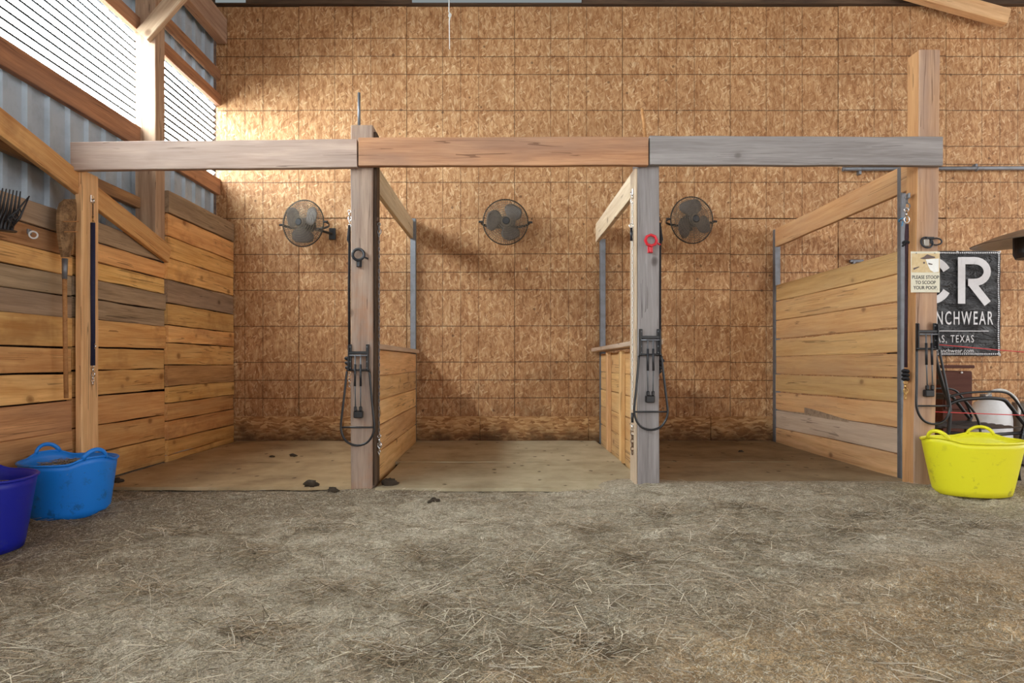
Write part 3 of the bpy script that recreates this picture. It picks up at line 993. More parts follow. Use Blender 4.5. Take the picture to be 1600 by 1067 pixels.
def fan(cx, cy, plate, yaw, phase, rad, label, tilt=0.0):
    c = P(cx, cy, 6.06)
    pl = Vector((plate[0], YB - 0.014, plate[1]))
    root = thing('wall_fan', label, 'fan', pl, 0, g_fans)
    Rm = (Matrix.Rotation(yaw, 4, 'Z') @ Matrix.Rotation(tilt, 4, 'X'))
    Rm.translation = c - pl

    def fin(o):
        o.matrix_local = Rm
        return o
    # cage: axis along -Y; front guard at y=-0.07, back guard y=+0.05
    for nm, ya, yb in (('front_guard', -0.012, -0.085), ('rear_guard', 0.008, 0.07)):
        mb = MB()
        nw = 60
        for i in range(nw):
            a = 2 * math.pi * i / nw
            ca, sa = math.cos(a), math.sin(a)
            pts = []
            for q in (0.16, 0.42, 0.68, 0.88, 1.0):
                y = ya + (yb - ya) * (1 - q ** 4) ** 0.7
                pts.append((rad * q * ca, y, rad * q * sa))
            mb.tube(pts, 0.0017, 4, cap=False)
        for q in (0.22, 0.32, 0.42, 0.52, 0.62, 0.72, 0.81, 0.9):
            y = ya + (yb - ya) * (1 - q ** 4) ** 0.7
            mb.torus((0, y, 0), rad * q, 0.0018, (0, 1, 0), 40, 4)
        fin(mb.build(nm, M['fan_wire'], root))
    fin(MB().torus((0, 0, 0), rad, 0.0062, (0, 1, 0), 48, 8).build('rim', M['fan_rim'], root, smooth=True))
    fin(MB().lathe([(0.0, 0.088), (0.03, 0.088), (0.038, 0.08), (0.038, 0.072), (0.0, 0.072)], seg=20, axis='Y').build('badge', M['fan_dark'], root, smooth=False))
    fin(MB().lathe([(0.0, 0.05), (0.03, 0.05), (0.045, 0.035), (0.045, -0.01), (0.0, -0.01)], seg=24, axis='Y').build('hub', M['fan_dark'], root, smooth=False))
    fin(MB().lathe([(0.0, -0.015), (0.06, -0.015), (0.068, -0.04), (0.06, -0.14), (0.03, -0.165), (0.0, -0.165)], seg=24, axis='Y').build('motor', M['fan_dark'], root, smooth=False))
    # blades
    for b in range(3):
        a0 = phase + b * 2 * math.pi / 3
        vs, fs = [], []
        nr, na = 7, 6
        for i in range(nr + 1):
            q = i / nr
            r = 0.04 + (rad * 0.86 - 0.04) * q
            wdt = 0.55 + 1.0 * math.sin(math.pi * min(1, q * 0.72 + 0.12)) - (0.28 * q ** 5)
            for j in range(na + 1):
                s = j / na - 0.5
                a = a0 + s * wdt + 0.25 * q
                y = 0.03 * s * 2 * (0.5 + q) - 0.006
                vs.append((r * math.cos(a), y - 0.012, r * math.sin(a)))
        nT = len(vs)
        vs += [(x, y + 0.003, z) for x, y, z in vs]
        for i in range(nr):
            for j in range(na):
                p = i * (na + 1) + j
                fs.append((p, p + 1, p + na + 2, p + na + 1))
                fs.append((p + nT, p + nT + na + 1, p + nT + na + 2, p + nT + 1))
        edge = [j for j in range(na + 1)] + [i * (na + 1) + na for i in range(1, nr + 1)] + [nr * (na + 1) + j for j in range(na - 1, -1, -1)] + [i * (na + 1) for i in range(nr - 1, 0, -1)]
        for e in range(len(edge)):
            p, q_ = edge[e], edge[(e + 1) % len(edge)]
            fs.append((p, p + nT, q_ + nT, q_))
        fin(MB().add(vs, fs).build('blade', M['fan_blade'], root, smooth=True))
    # yoke, side knobs
    yk = MB()
    pts = []
    for i in range(17):
        a = math.pi * i / 16
        pts.append(((rad + 0.022) * math.cos(a), 0.21 * math.sin(a) ** 0.8, -0.02 * math.sin(a)))
    yk.tube(pts, 0.008, 6, flat=(0.014, 0.004))
    fin(yk.build('yoke', M['fan_rim'], root))
    for s in (-1, 1):
        kb = MB()
        kb.tube([(s * (rad + 0.002), 0, 0), (s * (rad + 0.045), 0, 0)], 0.011, 8)
        fin(kb.build('knob', M['fan_dark'], root))
    back = Rm @ Vector((0, 0.21, -0.02))
    MB().tube([back, (back.x * 0.4, -0.03, back.z * 0.4), (0, -0.005, 0)], 0.013, 8).build('arm', M['fan_rim'], root, smooth=True)
    MB().box((0, 0.0, 0), (0.07, 0.02, 0.12), 0.006).build('wall_plate', M['fan_dark'], root)
    return root


k6 = 6.06 / F
fan(474, 349, (P(520, 366, YB).x, P(520, 366, YB).z), math.radians(-16), 0.35, 36 * k6, 'dusty wall fan above the stall beside the plank wall', 0.03)
fan(790, 347, (P(800, 352, YB).x, P(800, 352, YB).z), math.radians(3), 0.75, 35 * k6, 'dusty wall fan in the middle stall between two fans', 0.05)
fan(1081, 344, (P(1076, 352, YB).x, P(1076, 352, YB).z), math.radians(12), 1.6, 36 * k6, 'dusty wall fan beside the silver grey post and its red hanger', 0.04)

# ------------------------------------------------------------------ saddle racks
g_racks = 'folding saddle racks on the posts'
YR = YP - 0.002
kr = YR / F


def saddle_rack(px, py, label, skew=0.0):
    """(px, py) is the middle of the bracket's upper bar"""
    base = P(px, py, YR)
    root = thing('saddle_rack', label, 'saddle rack', base, 0, g_racks)

    def L(dx, dy, out):
        return Vector((dx * kr, -out, -dy * kr))
    for s in (-1, 1):
        up = MB()
        up.box(L(s * 13.7, 8, 0.006), (0.021, 0.010, 42 * kr), 0.002)
        up.box(L(s * 15.2, 8, 0.018), (0.006, 0.03, 40 * kr), 0.001)
        u = up.build('bracket_plate', M['black_metal'], root)
        for dy in (-9, 3, 14, 24):
            bo = MB().lathe([(0, 0.017), (0.0042, 0.017), (0.005, 0.013), (0.005, 0.010)], c=L(s * 13.2, dy, 0), seg=8, axis='Y').build('bolt', M['galv'], u)
    MB().box(L(0, 0, 0.02), (30 * kr, 0.012, 0.018), 0.003).build('crossbar', M['black_metal'], root)
    MB().tube([L(-15, 4.5, 0.026), L(15, 4.5, 0.026)], 0.006, 8).build('pivot_rod', M['galv'], root, smooth=True)
    MB().tube([L(-18, 27, 0.024), L(18, 27, 0.024)], 0.007, 8).build('pivot_rod', M['black_metal'], root, smooth=True)
    # loop that folds up to carry the saddle
    ctl = [(-17.5, 29), (-19.5, 50), (-22.5, 80), (-25.2, 105), (-25.5, 118), (-22, 130), (-14, 139.5), (0, 143.5), (14, 139.5), (22, 130), (25.8, 118), (25.2, 105), (22.5, 80), (19.5, 50), (17.5, 29)]
    pts = []
    for i in range(len(ctl) - 1):
        p0, p1_, p2_, p3_ = ctl[max(i - 1, 0)], ctl[i], ctl[i + 1], ctl[min(i + 2, len(ctl) - 1)]
        for t_ in (0, 0.33, 0.66):
            q = []
            for d in range(2):
                q.append(0.5 * (2 * p1_[d] + (p2_[d] - p0[d]) * t_ + (2 * p0[d] - 5 * p1_[d] + 4 * p2_[d] - p3_[d]) * t_ ** 2 + (3 * p1_[d] - p0[d] - 3 * p2_[d] + p3_[d]) * t_ ** 3))
            pts.append(L(q[0] + skew * max(0, q[1] - 29) / 110, q[1], 0.024 + 0.02 * math.sin(math.pi * (q[1] - 29) / 230)))
    pts.append(L(*ctl[-1], 0.024))
    MB().tube(pts, 0.0075, 8).build('saddle_loop', M['black_metal'], root, smooth=True)
    MB().tube([L(-25 + skew * 0.8, 115.5, 0.042), L(25 + skew * 0.8, 115.5, 0.042)], 0.006, 8).build('loop_bar', M['black_metal'], root, smooth=True)
    for s in (-1, 1):
        sl = MB().tube([L(s * 4.2, 18, 0.032), L(s * 4.4 + skew * 0.05, 52, 0.034)], 0.0075, 8)
        rd = MB().tube([L(s * 4.2, 3, 0.030), L(s * 4.4 + skew * 0.05, 52, 0.034), L(s * 4.0 + skew * 0.3, 84, 0.03)], 0.0045, 8)
        r_ = rd.build('link_rod', M['galv'], root, smooth=True)
        sl.build('sleeve', M['dark_plastic'], r_, smooth=True)
        MB().box(L(s * 4.0 + skew * 0.3, 87, 0.03), (0.018, 0.02, 0.03), 0.004).build('clevis', M['black_metal'], r_)
    MB().box(L(skew * 0.35, 96, 0.018), (0.058, 0.034, 0.046), 0.005).build('foot_plate', M['black_metal'], root)
    return root


saddle_rack(561, 551, 'black folding saddle rack hanging on the brown post')
saddle_rack(1014.5, 527, 'black folding saddle rack hanging on the silver grey post')
saddle_rack(1446, 518, 'black folding saddle rack on the tallest post below the sign', 6)

# ------------------------------------------------------------------ ring hangers
g_ring = 'ring hangers screwed to the posts'


def ring_hanger(px, py, mat, label, sides=8, two=False):
    c = P(px, py, YP)
    root = thing('ring_hanger', label, 'hanger', c, 0, g_ring)
    if not two:
        mb = MB().torus((0, -0.03, 0), 0.037, 0.0095, (0, 1, -0.15), sides, 8)
        mb.build('ring', mat, root)
        MB().box((0, -0.022, -0.056), (0.020, 0.02, 0.045), 0.004).build('stem', mat, root)
        MB().box((0, -0.006, -0.052), (0.034, 0.010, 0.05), 0.003).build('back_plate', mat, root)
        MB().tube([(0.03, -0.03, -0.012), (0.062, -0.02, -0.026)], 0.006, 6).build('hook_arm', mat, root, smooth=True)
    else:
        MB().torus((-0.012, -0.024, 0), 0.037, 0.006, (0, 1, -0.3), 20, 8, squash=(1.0, 1.0)).build('ring', mat, root, smooth=True)
        MB().torus((0.048, -0.024, 0.006), 0.027, 0.005, (0.2, 1, -0.2), 20, 8, squash=(0.85, 1.2)).build('ring', mat, root, smooth=True)
        MB().box((-0.01, -0.012, 0.0), (0.036, 0.022, 0.05), 0.004).build('back_plate', M['heater_steel'], root)
        MB().box((0.012, -0.02, 0.03), (0.05, 0.014, 0.014), 0.003).build('hook_arm', mat, root)
    return root


ring_hanger(561.5, 399, M['dark_plastic'], 'black ring hanger screwed to the brown post', 14)
ring_hanger(1015.5, 377, M['red_plastic'], 'bright red octagonal ring hanger on the silver grey post', 8)
ring_hanger(1447, 380, M['dark_plastic'], 'black double ring hanger just above the sign', 14, True)


# ------------------------------------------------------------------ tie straps, ropes and chains on the posts
def chain_mb(p0, p1, n, r=0.006, wire=0.0018):
    p0, p1 = Vector(p0), Vector(p1)
    mb = MB()
    for i in range(n):
        c = p0.lerp(p1, (i + 0.5) / n)
        nrm = (1, 0.2, 0) if i % 2 else (0.2, 1, 0)
        L_ = (p1 - p0).length / n
        mb.torus(c, L_ * 0.62, wire, nrm, 10, 5, squash=(1.0, min(1.0, r / (L_ * 0.62))))
    return mb


def snap(parent, c, mat, s=1.0, name='snap_hook'):
    c = Vector(c)
    mb = MB().torus(c + Vector((0, 0, 0.026 * s)), 0.011 * s, 0.003 * s, (0.3, 1, 0), 14, 6)
    mb.tube([c + Vector((0, 0, 0.016 * s)), c + Vector((0, 0, -0.012 * s))], [0.005 * s, 0.0065 * s], 8)
    mb.torus(c + Vector((0.002, 0, -0.028 * s)), 0.016 * s, 0.0036 * s, (0.3, 1, 0), 14, 6, squash=(1.15, 0.8))
    return mb.build(name, mat, parent, smooth=True)


g_tie = 'cross ties hanging on the stall posts'


def at(root, p):
    return Vector(p) - Vector(root.location)


# navy strap on the narrow post
XS = -2.703
yy = 4.045
def S1(py): return Vector((XS, yy, P(0, py, yy).z))
r = thing('cross_tie', 'navy cross tie strap hanging on the narrow post by the plank wall', 'strap', S1(311), 0, g_tie)
MB().box((-0.006, 0, 0.0), (0.008, 0.03, 0.05), 0.002).build('eye_plate', M['chrome'], r)
MB().torus((0.008, 0, -0.012), 0.014, 0.0035, (0.9, 0.5, 0), 14, 6).build('eye_ring', M['chrome'], r, smooth=True)
MB().tube([at(r, S1(318)), at(r, S1(334)), at(r, S1(346))], 0.004, 6).build('cord', M['rust'], r, smooth=True)
snap(r, at(r, S1(343)), M['brass'], 0.7)
MB().tube([at(r, S1(348)), at(r, S1(440)), at(r, S1(571))], 0.012, 10, flat=(0.010, 0.016)).build('webbing', M['navy_web'], r, smooth=True)
MB().torus(at(r, S1(541)) + Vector((0.012, -0.002, 0)), 0.017, 0.004, (0.6, 0.8, 0), 16, 6).build('slide_ring', M['chrome'], r, smooth=True)
snap(r, at(r, S1(578)), M['chrome'], 1.0)
chain_mb(at(r, S1(584)), at(r, S1(601)), 4, 0.009, 0.0028).build('chain', M['chrome'], r, smooth=True)

# brown post: black rope on one side, chain on the other
XS2 = -0.985
def S2(py, dx=0.0): return Vector((XS2 + dx, 4.0, P(0, py, 4.0).z))
r = thing('cross_tie', 'black rope cross tie with a knot by the saddle rack of the brown post', 'strap', S2(335), 0, g_tie)
snap(r, at(r, S2(336)), M['chrome'], 0.9)
snap(r, at(r, S2(348)), M['chrome'], 0.7)
pts = [at(r, S2(352)), at(r, S2(375, -0.006)), at(r, S2(380, 0.0)), at(r, S2(450, -0.003)), at(r, S2(556, -0.001))]
MB().tube(pts, [0.009, 0.012, 0.008, 0.0085, 0.0085], 8).build('rope', M['black_rope'], r, smooth=True)
kn = MB()
for i in range(3):
    kn.torus(at(r, S2(561 + i * 7, -0.008)), 0.017 - 0.002 * i, 0.010, (0.3, 0.3, 1), 12, 7)
kn.build('knot', M['dark_plastic'], r, smooth=True)
chain_mb(at(r, S2(582)), at(r, S2(604)), 5, 0.006, 0.002).build('chain', M['chrome'], r, smooth=True)

XS2b = -0.790
def S2b(py, dx=0.0): return Vector((XS2b + dx, 4.0, P(0, py, 4.0).z))
r = thing('cross_tie', 'long thin chain cross tie hanging between the brown post and its partition', 'chain', S2b(345), 0, g_tie)
MB().box(at(r, S2b(343, -0.008)), (0.014, 0.02, 0.03), 0.003).build('eye_plate', M['rust'], r)
snap(r, at(r, S2b(356)), M['galv'], 0.9)
chain_mb(at(r, S2b(364)), at(r, S2b(680)), 56, 0.0045, 0.0016).build('chain', M['galv'], r, smooth=True)
snap(r, at(r, S2b(688)), M['chrome'], 1.1)
chain_mb(at(r, S2b(694)), at(r, S2b(712)), 4, 0.007, 0.0025).build('end_chain', M['chrome'], r, smooth=True)

# silver grey post: pale chain on one side, black rope on the other
XS3 = 0.876
def S3(py, dx=0.0): return Vector((XS3 + dx, 4.0, P(0, py, 4.0).z))
r = thing('cross_tie', 'pale chain cross tie down the brightened side face of the silver grey post', 'chain', S3(300), 0, g_tie)
MB().box(at(r, S3(300, 0.002)), (0.010, 0.02, 0.04), 0.003).build('eye_plate', M['chrome'], r)
snap(r, at(r, S3(308)), M['chrome'], 0.9)
chain_mb(at(r, S3(315)), at(r, S3(640)), 56, 0.005, 0.002).build('chain', M['white_rope'], r, smooth=True)
part_label(MB().tube([at(r, S3(356, -0.006)), at(r, S3(376, -0.006))], 0.009, 8).build('clip', M['dark_plastic'], r, smooth=True), 'black clip')
MB().torus(at(r, S3(353, -0.006)), 0.014, 0.003, (0.2, 1, 0), 14, 6).build('slide_ring', M['chrome'], r, smooth=True)
part_label(MB().tube([at(r, S3(645, 0.002)), at(r, S3(660, 0.002))], 0.011, 8).build('grip', M['dark_plastic'], r, smooth=True), 'dark grip')
snap(r, at(r, S3(668)), M['chrome'], 1.0)
chain_mb(at(r, S3(674)), at(r, S3(710)), 6, 0.010, 0.003).build('end_chain', M['rust'], r, smooth=True)

XS3b = 1.056
def S3b(py, dx=0.0): return Vector((XS3b + dx, 4.0, P(0, py, 4.0).z))
r = thing('cross_tie', 'black rope cross tie with a shaggy knot on the silver grey post', 'strap', S3b(342), 0, g_tie)
snap(r, at(r, S3b(342)), M['rust'], 0.8)
MB().tube([at(r, S3b(348)), at(r, S3b(365, 0.006)), at(r, S3b(374, 0.01)), at(r, S3b(382, 0.002)), at(r, S3b(470, 0.0)), at(r, S3b(562, 0.002))], [0.008, 0.010, 0.013, 0.009, 0.010, 0.010], 8).build('rope', M['black_rope'], r, smooth=True)
kn = MB()
for i in range(4):
    kn.torus(at(r, S3b(563 + i * 6, 0.006 - 0.004 * i)), 0.016 - 0.002 * i, 0.011, (0.3 - 0.2 * i, 0.3, 1), 12, 7)
kn.tube([at(r, S3b(580, -0.01)), at(r, S3b(590, -0.02))], [0.016, 0.010], 8)
kn.build('knot', M['black_rope'], r, smooth=True)
chain_mb(at(r, S3b(588, -0.012)), at(r, S3b(613, -0.025)), 5, 0.008, 0.0028).build('chain', M['white_rope'], r, smooth=True)

# tallest post: maroon rope with blue twine above
XS4 = 2.683
def S4(py, dx=0.0): return Vector((XS4 + dx, 4.0, P(0, py, 4.0).z))
r = thing('cross_tie', 'maroon rope cross tie hanging from a chrome snap beside the sign', 'strap', S4(306), 0, g_tie)
MB().box(at(r, S4(306, 0.008)), (0.012, 0.03, 0.034), 0.003).build('eye_plate', M['galv'], r)
snap(r, at(r, S4(315)), M['galv'], 1.1)
snap(r, at(r, S4(335, -0.004)), M['chrome'], 1.2)
pts = [at(r, S4(350)), at(r, S4(370, -0.002)), at(r, S4(383, -0.003)), at(r, S4(480, -0.005)), at(r, S4(574, -0.008))]
MB().tube(pts, [0.010, 0.013, 0.010, 0.010, 0.010], 8).build('rope', M['maroon_rope'], r, smooth=True)
kn = MB()
kn.torus(at(r, S4(379, -0.008)), 0.014, 0.009, (0.3, 0.3, 1), 12, 7)
kn.tube([at(r, S4(378, -0.004)), at(r, S4(385, -0.03))], [0.012, 0.006], 7)
kn.build('knot', M['black_rope'], r, smooth=True)
kn = MB()
for i in range(3):
    kn.torus(at(r, S4(580 + i * 6, -0.01)), 0.015, 0.010, (0.3, 0.3, 1), 12, 7)
kn.tube([at(r, S4(578, -0.012)), at(r, S4(580, -0.035))], [0.010, 0.005], 7)
kn.build('end_knot', M['black_rope'], r, smooth=True)
snap(r, at(r, S4(604, -0.01)), M['brass'], 1.0)
chain_mb(at(r, S4(609, -0.01)), at(r, S4(623, -0.012)), 3, 0.006, 0.0024).build('chain', M['brass'], r, smooth=True)
tw = MB().torus(Vector((2.838, 4.28, P(0, 344, 4.28).z)), 0.02, 0.004, (0.3, 0.3, 1), 12, 6, squash=(1, 1.3))
tw.tube([Vector((2.83, 4.26, P(0, 346, 4.26).z)), Vector((2.815, 4.25, P(0, 353, 4.25).z))], 0.004, 6)
o = tw.build('twine', M['blue_twine'], smooth=True)
tag(o, 'short loop of light blue twine tied round the steel channel', 'twine')


# ------------------------------------------------------------------ tubs
def tub(name, c, rt, rb, h, mat, label, handles, sy=1.0, rise=0.05, seg=72, flex=0.0):
    root = thing(name, label, 'tub', c)
    rows = 9
    vs, fs = [], []

    def ztop(a):
        z = h
        for ha in handles:
            d = (a - ha + math.pi) % (2 * math.pi) - math.pi
            z += rise * math.exp(-(d / 0.42) ** 4)
        return z
    def ring(off, zlo, rows_):
        base = len(vs)
        for j in range(rows_ + 1):
            q = j / rows_
            for i in range(seg):
                a = 2 * math.pi * i / seg
                zt = ztop(a)
                z = zlo + (zt - zlo) * q
                rr_ = rb + (rt - rb) * (z / h) ** 0.9 + off
                rr_ *= 1 + flex * math.cos(2 * a + 0.6) * q
                if q == 1.0 and off < 0:
                    rr_ += 0.0
                vs.append((rr_ * math.cos(a), rr_ * math.sin(a) * sy, z))
        return base
    b0 = ring(0.0, 0.0, rows)
    b1_ = ring(-0.006, 0.008, rows)
    for j in range(rows):
        for i in range(seg):
            n = (i + 1) % seg
            fs.append((b0 + j * seg + i, b0 + j * seg + n, b0 + (j + 1) * seg + n, b0 + (j + 1) * seg + i))
            fs.append((b1_ + j * seg + i, b1_ + (j + 1) * seg + i, b1_ + (j + 1) * seg + n, b1_ + j * seg + n))
    for i in range(seg):
        n = (i + 1) % seg
        fs.append((b0 + rows * seg + i, b0 + rows * seg + n, b1_ + rows * seg + n, b1_ + rows * seg + i))
    fs.append(tuple(b0 + i for i in range(seg))[::-1])
    fs.append(tuple(b1_ + i for i in range(seg)))
    MB().add(vs, fs).build('body', mat, root, smooth=True)
    # rolled rim
    pts = []
    for i in range(seg):
        a = 2 * math.pi * i / seg
        z = ztop(a)
        rr_ = (rb + (rt - rb) * (z / h) ** 0.9 + 0.002) * (1 + flex * math.cos(2 * a + 0.6))
        pts.append((rr_ * math.cos(a), rr_ * math.sin(a) * sy, z))
    MB().tube(pts, 0.0065, 8, closed=True).build('rim', mat, root, smooth=True)
    for ha in handles:
        pts = []
        for i in range(15):
            q = i / 14
            a = ha + (q - 0.5) * 0.54
            z0 = ztop(a)
            z = z0 + 0.045 * math.sin(math.pi * q) ** 0.6 - 0.004
            rr_ = (rb + (rt - rb) * (z0 / h) ** 0.9) * (1 + flex * math.cos(2 * a + 0.6)) + 0.2 * (z - z0)
            pts.append((rr_ * math.cos(a), rr_ * math.sin(a) * sy, z))
        MB().tube(pts, 0.011, 10, flat=(0.012, 0.009)).build('handle', mat, root, smooth=True)
    return root


ty = tub('muck_tub', (2.905, 3.735, 0.035), 0.283, 0.215, 0.325, M['tub_yellow'], 'bright yellow flexible tub in front of the tallest post', (0.9, 3.5), sy=0.72, rise=0.022)
tb = tub('muck_tub', (-2.425, 3.43, -0.012), 0.232, 0.193, 0.30, M['tub_blue'], 'sky blue flexible tub with hay beside the narrow post', (2.65, 5.85), rise=0.03)
tn = tub('muck_tub', (-2.385, 2.74, -0.012), 0.245, 0.195, 0.325, M['tub_navy'], 'dark blue flexible tub cut off by the picture edge', (2.2, 5.3), rise=0.03)


# ------------------------------------------------------------------ hay
def strands(pos, ang, L, wd, tilt, tints, rise):
    """three-sided straws: two segments each, joined into one mesh"""
    n = len(pos)
    d = np.stack([np.cos(ang) * np.cos(tilt), np.sin(ang) * np.cos(tilt), np.sin(tilt)], -1)
    side = np.stack([-np.sin(ang), np.cos(ang), np.zeros(n)], -1)
    up = np.cross(d, side)
    rng = np.random.default_rng(3)
    bend = rng.normal(0, 0.035, n) * L
    V = np.zeros((n, 9, 3))
    for j, s in enumerate((-0.5, 0.0, 0.5)):
        c = pos + d * (s * L)[:, None]
        if s == 0.0:
            c = c + side * bend[:, None] + up * (rise * L)[:, None]
        for k_, a in enumerate((0.5, 2.6, 4.7)):
            V[:, j * 3 + k_] = c + side * (math.cos(a) * wd)[:, None] + up * (math.sin(a) * wd)[:, None]
    base = np.array([(0, 1, 4, 3), (1, 2, 5, 4), (2, 0, 3, 5), (3, 4, 7, 6), (4, 5, 8, 7), (5, 3, 6, 8)])
    Fc = (base[None] + (np.arange(n) * 9)[:, None, None]).reshape(-1, 4)
    T = np.repeat(tints, 9, axis=0)
    return V.reshape(-1, 3), Fc, T


def hay_object(name, V, Fc, T, label, smooth=False):
    me = np_mesh(name, V, Fc, smooth)
    at_ = me.color_attributes.new('tint', 'FLOAT_COLOR', 'POINT')
    at_.data.foreach_set('color', np.concatenate([T, np.ones((len(T), 1))], 1).astype(np.float32).ravel())
    me.materials.append(M['hay'])
    o = mkobj(name, me)
    return tag(o, label, 'hay', kind='stuff')


rng = np.random.default_rng(11)
PAL = np.array([srgb(*c)[:3] for c in ((236, 224, 202), (204, 182, 154), (178, 160, 134), (156, 139, 114), (132, 116, 94), (206, 195, 178), (160, 148, 128), (108, 94, 76))])


def density(x, y):
    d = 0.35 + 1.1 * sstep(0.42, 0.75, vnoise(x * 1.6 + 3, y * 1.9, 21)) + 0.5 * sstep(0.5, 0.8, vnoise(x * 5, y * 5, 22))
    d *= 1 - 0.88 * sstep(-0.5, 0.6, x - (y - 1.6) * 2.0)       # bare dirt to one side near the front
    d *= 1 - 0.5 * sstep(-1.0, -1.7, x) * sstep(2.4, 2.9, y)
    d += 1.8 * np.exp(-(((x - 1.8) / 0.8) ** 2 + ((y - 3.35) / 0.28) ** 2))
    return d


def scatter(n, far=4.02):
    x_, y_ = [], []
    tot = 0
    while tot < n:
        m = n * 3
        y = 1.5 + (far - 1.5) * rng.random(m) ** 1.15
        half = 0.95 * y
        x = (rng.random(m) * 2 - 1) * half + 0.02 * y
        ok = (rng.random(m) < density(x, y) / 2.6) & (x > -2.68) & (x < 3.6)
        for tx, ty, tr, ts in ((2.905, 3.735, 0.225, 0.72), (-2.425, 3.43, 0.2, 1.0), (-2.385, 2.74, 0.205, 1.0)):
            ok &= ((x - tx) ** 2 + ((y - ty) / ts) ** 2) > tr ** 2
        for pa, pb in ((-0.99, -0.80), (0.87, 1.06), (2.68, 2.86)):
            ok &= ~((x > pa) & (x < pb) & (y > 3.93))
        ok &= (y < 3.97) | (x > 0.2)
        x_.append(x[ok]); y_.append(y[ok]); tot += int(ok.sum())
    return np.concatenate(x_)[:n], np.concatenate(y_)[:n]


def batch(n, Lm, Ls, w0, w1, pal_w, tilt_s, lift):
    x, y = scatter(n)
    L = np.clip(rng.lognormal(math.log(Lm), Ls, n), 0.008, 0.24)
    ang = rng.normal(0.25, 0.9, n) + np.where(rng.random(n) < 0.25, math.pi / 2, 0)
    tilt = rng.normal(0, tilt_s, n)
    z = ground_z(x, y) + w1 + np.abs(np.sin(tilt)) * L * 0.35 + rng.random(n) * lift
    wd = rng.uniform(w0, w1, n)
    ci = rng.choice(len(PAL), n, p=np.array(pal_w) / sum(pal_w))
    T = PAL[ci] * rng.uniform(0.8, 1.15, n)[:, None]
    return strands(np.stack([x, y, z], -1), ang, L, wd, tilt, T, rng.uniform(0, 0.04, n))


parts = [batch(64000, 0.013, 0.5, 0.0004, 0.0009, (2, 4, 6, 6, 5, 3, 5, 4), 0.22, 0.004),
         batch(9000, 0.034, 0.45, 0.0004, 0.0009, (4, 5, 6, 5, 3, 4, 3, 1), 0.16, 0.010),
         batch(1900, 0.08, 0.4, 0.0006, 0.0014, (7, 6, 4, 2, 1, 5, 1, 0), 0.10, 0.012)]
# matted clumps
cl = [(-1.05, 2.62), (-0.62, 2.3), (-0.25, 2.1), (-0.35, 2.6), (0.1, 2.35), (0.55, 2.55), (-1.55, 2.95), (-0.9, 3.1), (0.9, 3.35), (1.4, 3.45), (1.95, 3.3),
      (2.3, 3.45), (-0.75, 1.85), (-0.3, 1.72), (0.25, 1.8), (1.15, 2.9), (1.7, 3.0), (2.45, 3.1), (-1.3, 2.2), (0.45, 3.05)]
for (cx_, cy_) in cl:
    n = 360
    th = rng.random(n) * 2 * math.pi
    rr_ = np.abs(rng.normal(0, 0.11, n))
    x = cx_ + rr_ * np.cos(th) * 1.5
    y = cy_ + rr_ * np.sin(th)
    L = np.clip(rng.lognormal(math.log(0.05), 0.5, n), 0.012, 0.2)
    tilt = rng.normal(0, 0.28, n)
    z = ground_z(x, y) + 0.004 + np.exp(-(rr_ / 0.10) ** 2) * 0.03 * rng.random(n) + np.abs(np.sin(tilt)) * L * 0.3
    ci = rng.choice(len(PAL), n, p=np.array((5, 6, 6, 5, 4, 4, 3, 2)) / 35)
    parts.append(strands(np.stack([x, y, z], -1), rng.normal(0.2, 0.8, n), L, rng.uniform(0.0006, 0.0014, n), tilt, PAL[ci] * rng.uniform(0.75, 1.15, n)[:, None], rng.uniform(0, 0.06, n)))
off = 0
Vs, Fs, Ts = [], [], []
for V, Fc, T in parts:
    Vs.append(V); Fs.append(Fc + off); Ts.append(T)
    off += len(V)
hay_object('loose_hay', np.concatenate(Vs), np.concatenate(Fs), np.concatenate(Ts), 'loose straw and chopped hay strewn over the dirt floor')


def tub_hay(c, r, z, sy, label, n=900):
    th = rng.random(n) * 2 * math.pi
    q = np.sqrt(rng.random(n)) * r
    x, y = c[0] + q * np.cos(th), c[1] + q * np.sin(th) * sy
    zz = c[2] + z + 0.05 * (1 - (q / r) ** 2) * rng.random(n) + 0.01 * rng.random(n)
    L = np.clip(rng.lognormal(math.log(0.08), 0.4, n), 0.02, 0.15) * (1 - 0.6 * (q / r))
    ci = rng.choice(len(PAL), n, p=np.array((2, 4, 6, 6, 5, 2, 5, 3)) / 33)
    a = strands(np.stack([x, y, zz], -1), rng.random(n) * 6.28, L, rng.uniform(0.0008, 0.0018, n), rng.normal(0, 0.2, n), PAL[ci] * 0.9, rng.uniform(0, 0.1, n))
    # the packed mass below
    mb = MB().lathe([(0, z - 0.1), (r * 0.9, z - 0.1), (r * 0.98, z - 0.01), (r * 0.6, z + 0.02), (0, z + 0.03)], c, 28, sy=sy)
    v = np.array(mb.v)
    f4 = np.array([f for f in mb.f if len(f) == 4])
    V = np.concatenate([a[0], v]); Fc = np.concatenate([a[1], f4 + len(a[0])])
    T = np.concatenate([a[2], np.tile(np.array(srgb(104, 90, 66)[:3]), (len(v), 1))])
    return hay_object('hay_heap', V, Fc, T, label)


tub_hay((-2.425, 3.43, -0.012), 0.212, 0.245, 1.0, 'heap of greyish hay filling the sky blue tub')
tub_hay((-2.385, 2.74, -0.012), 0.22, 0.25, 1.0, 'heap of dark hay in the dark blue tub at the picture edge')

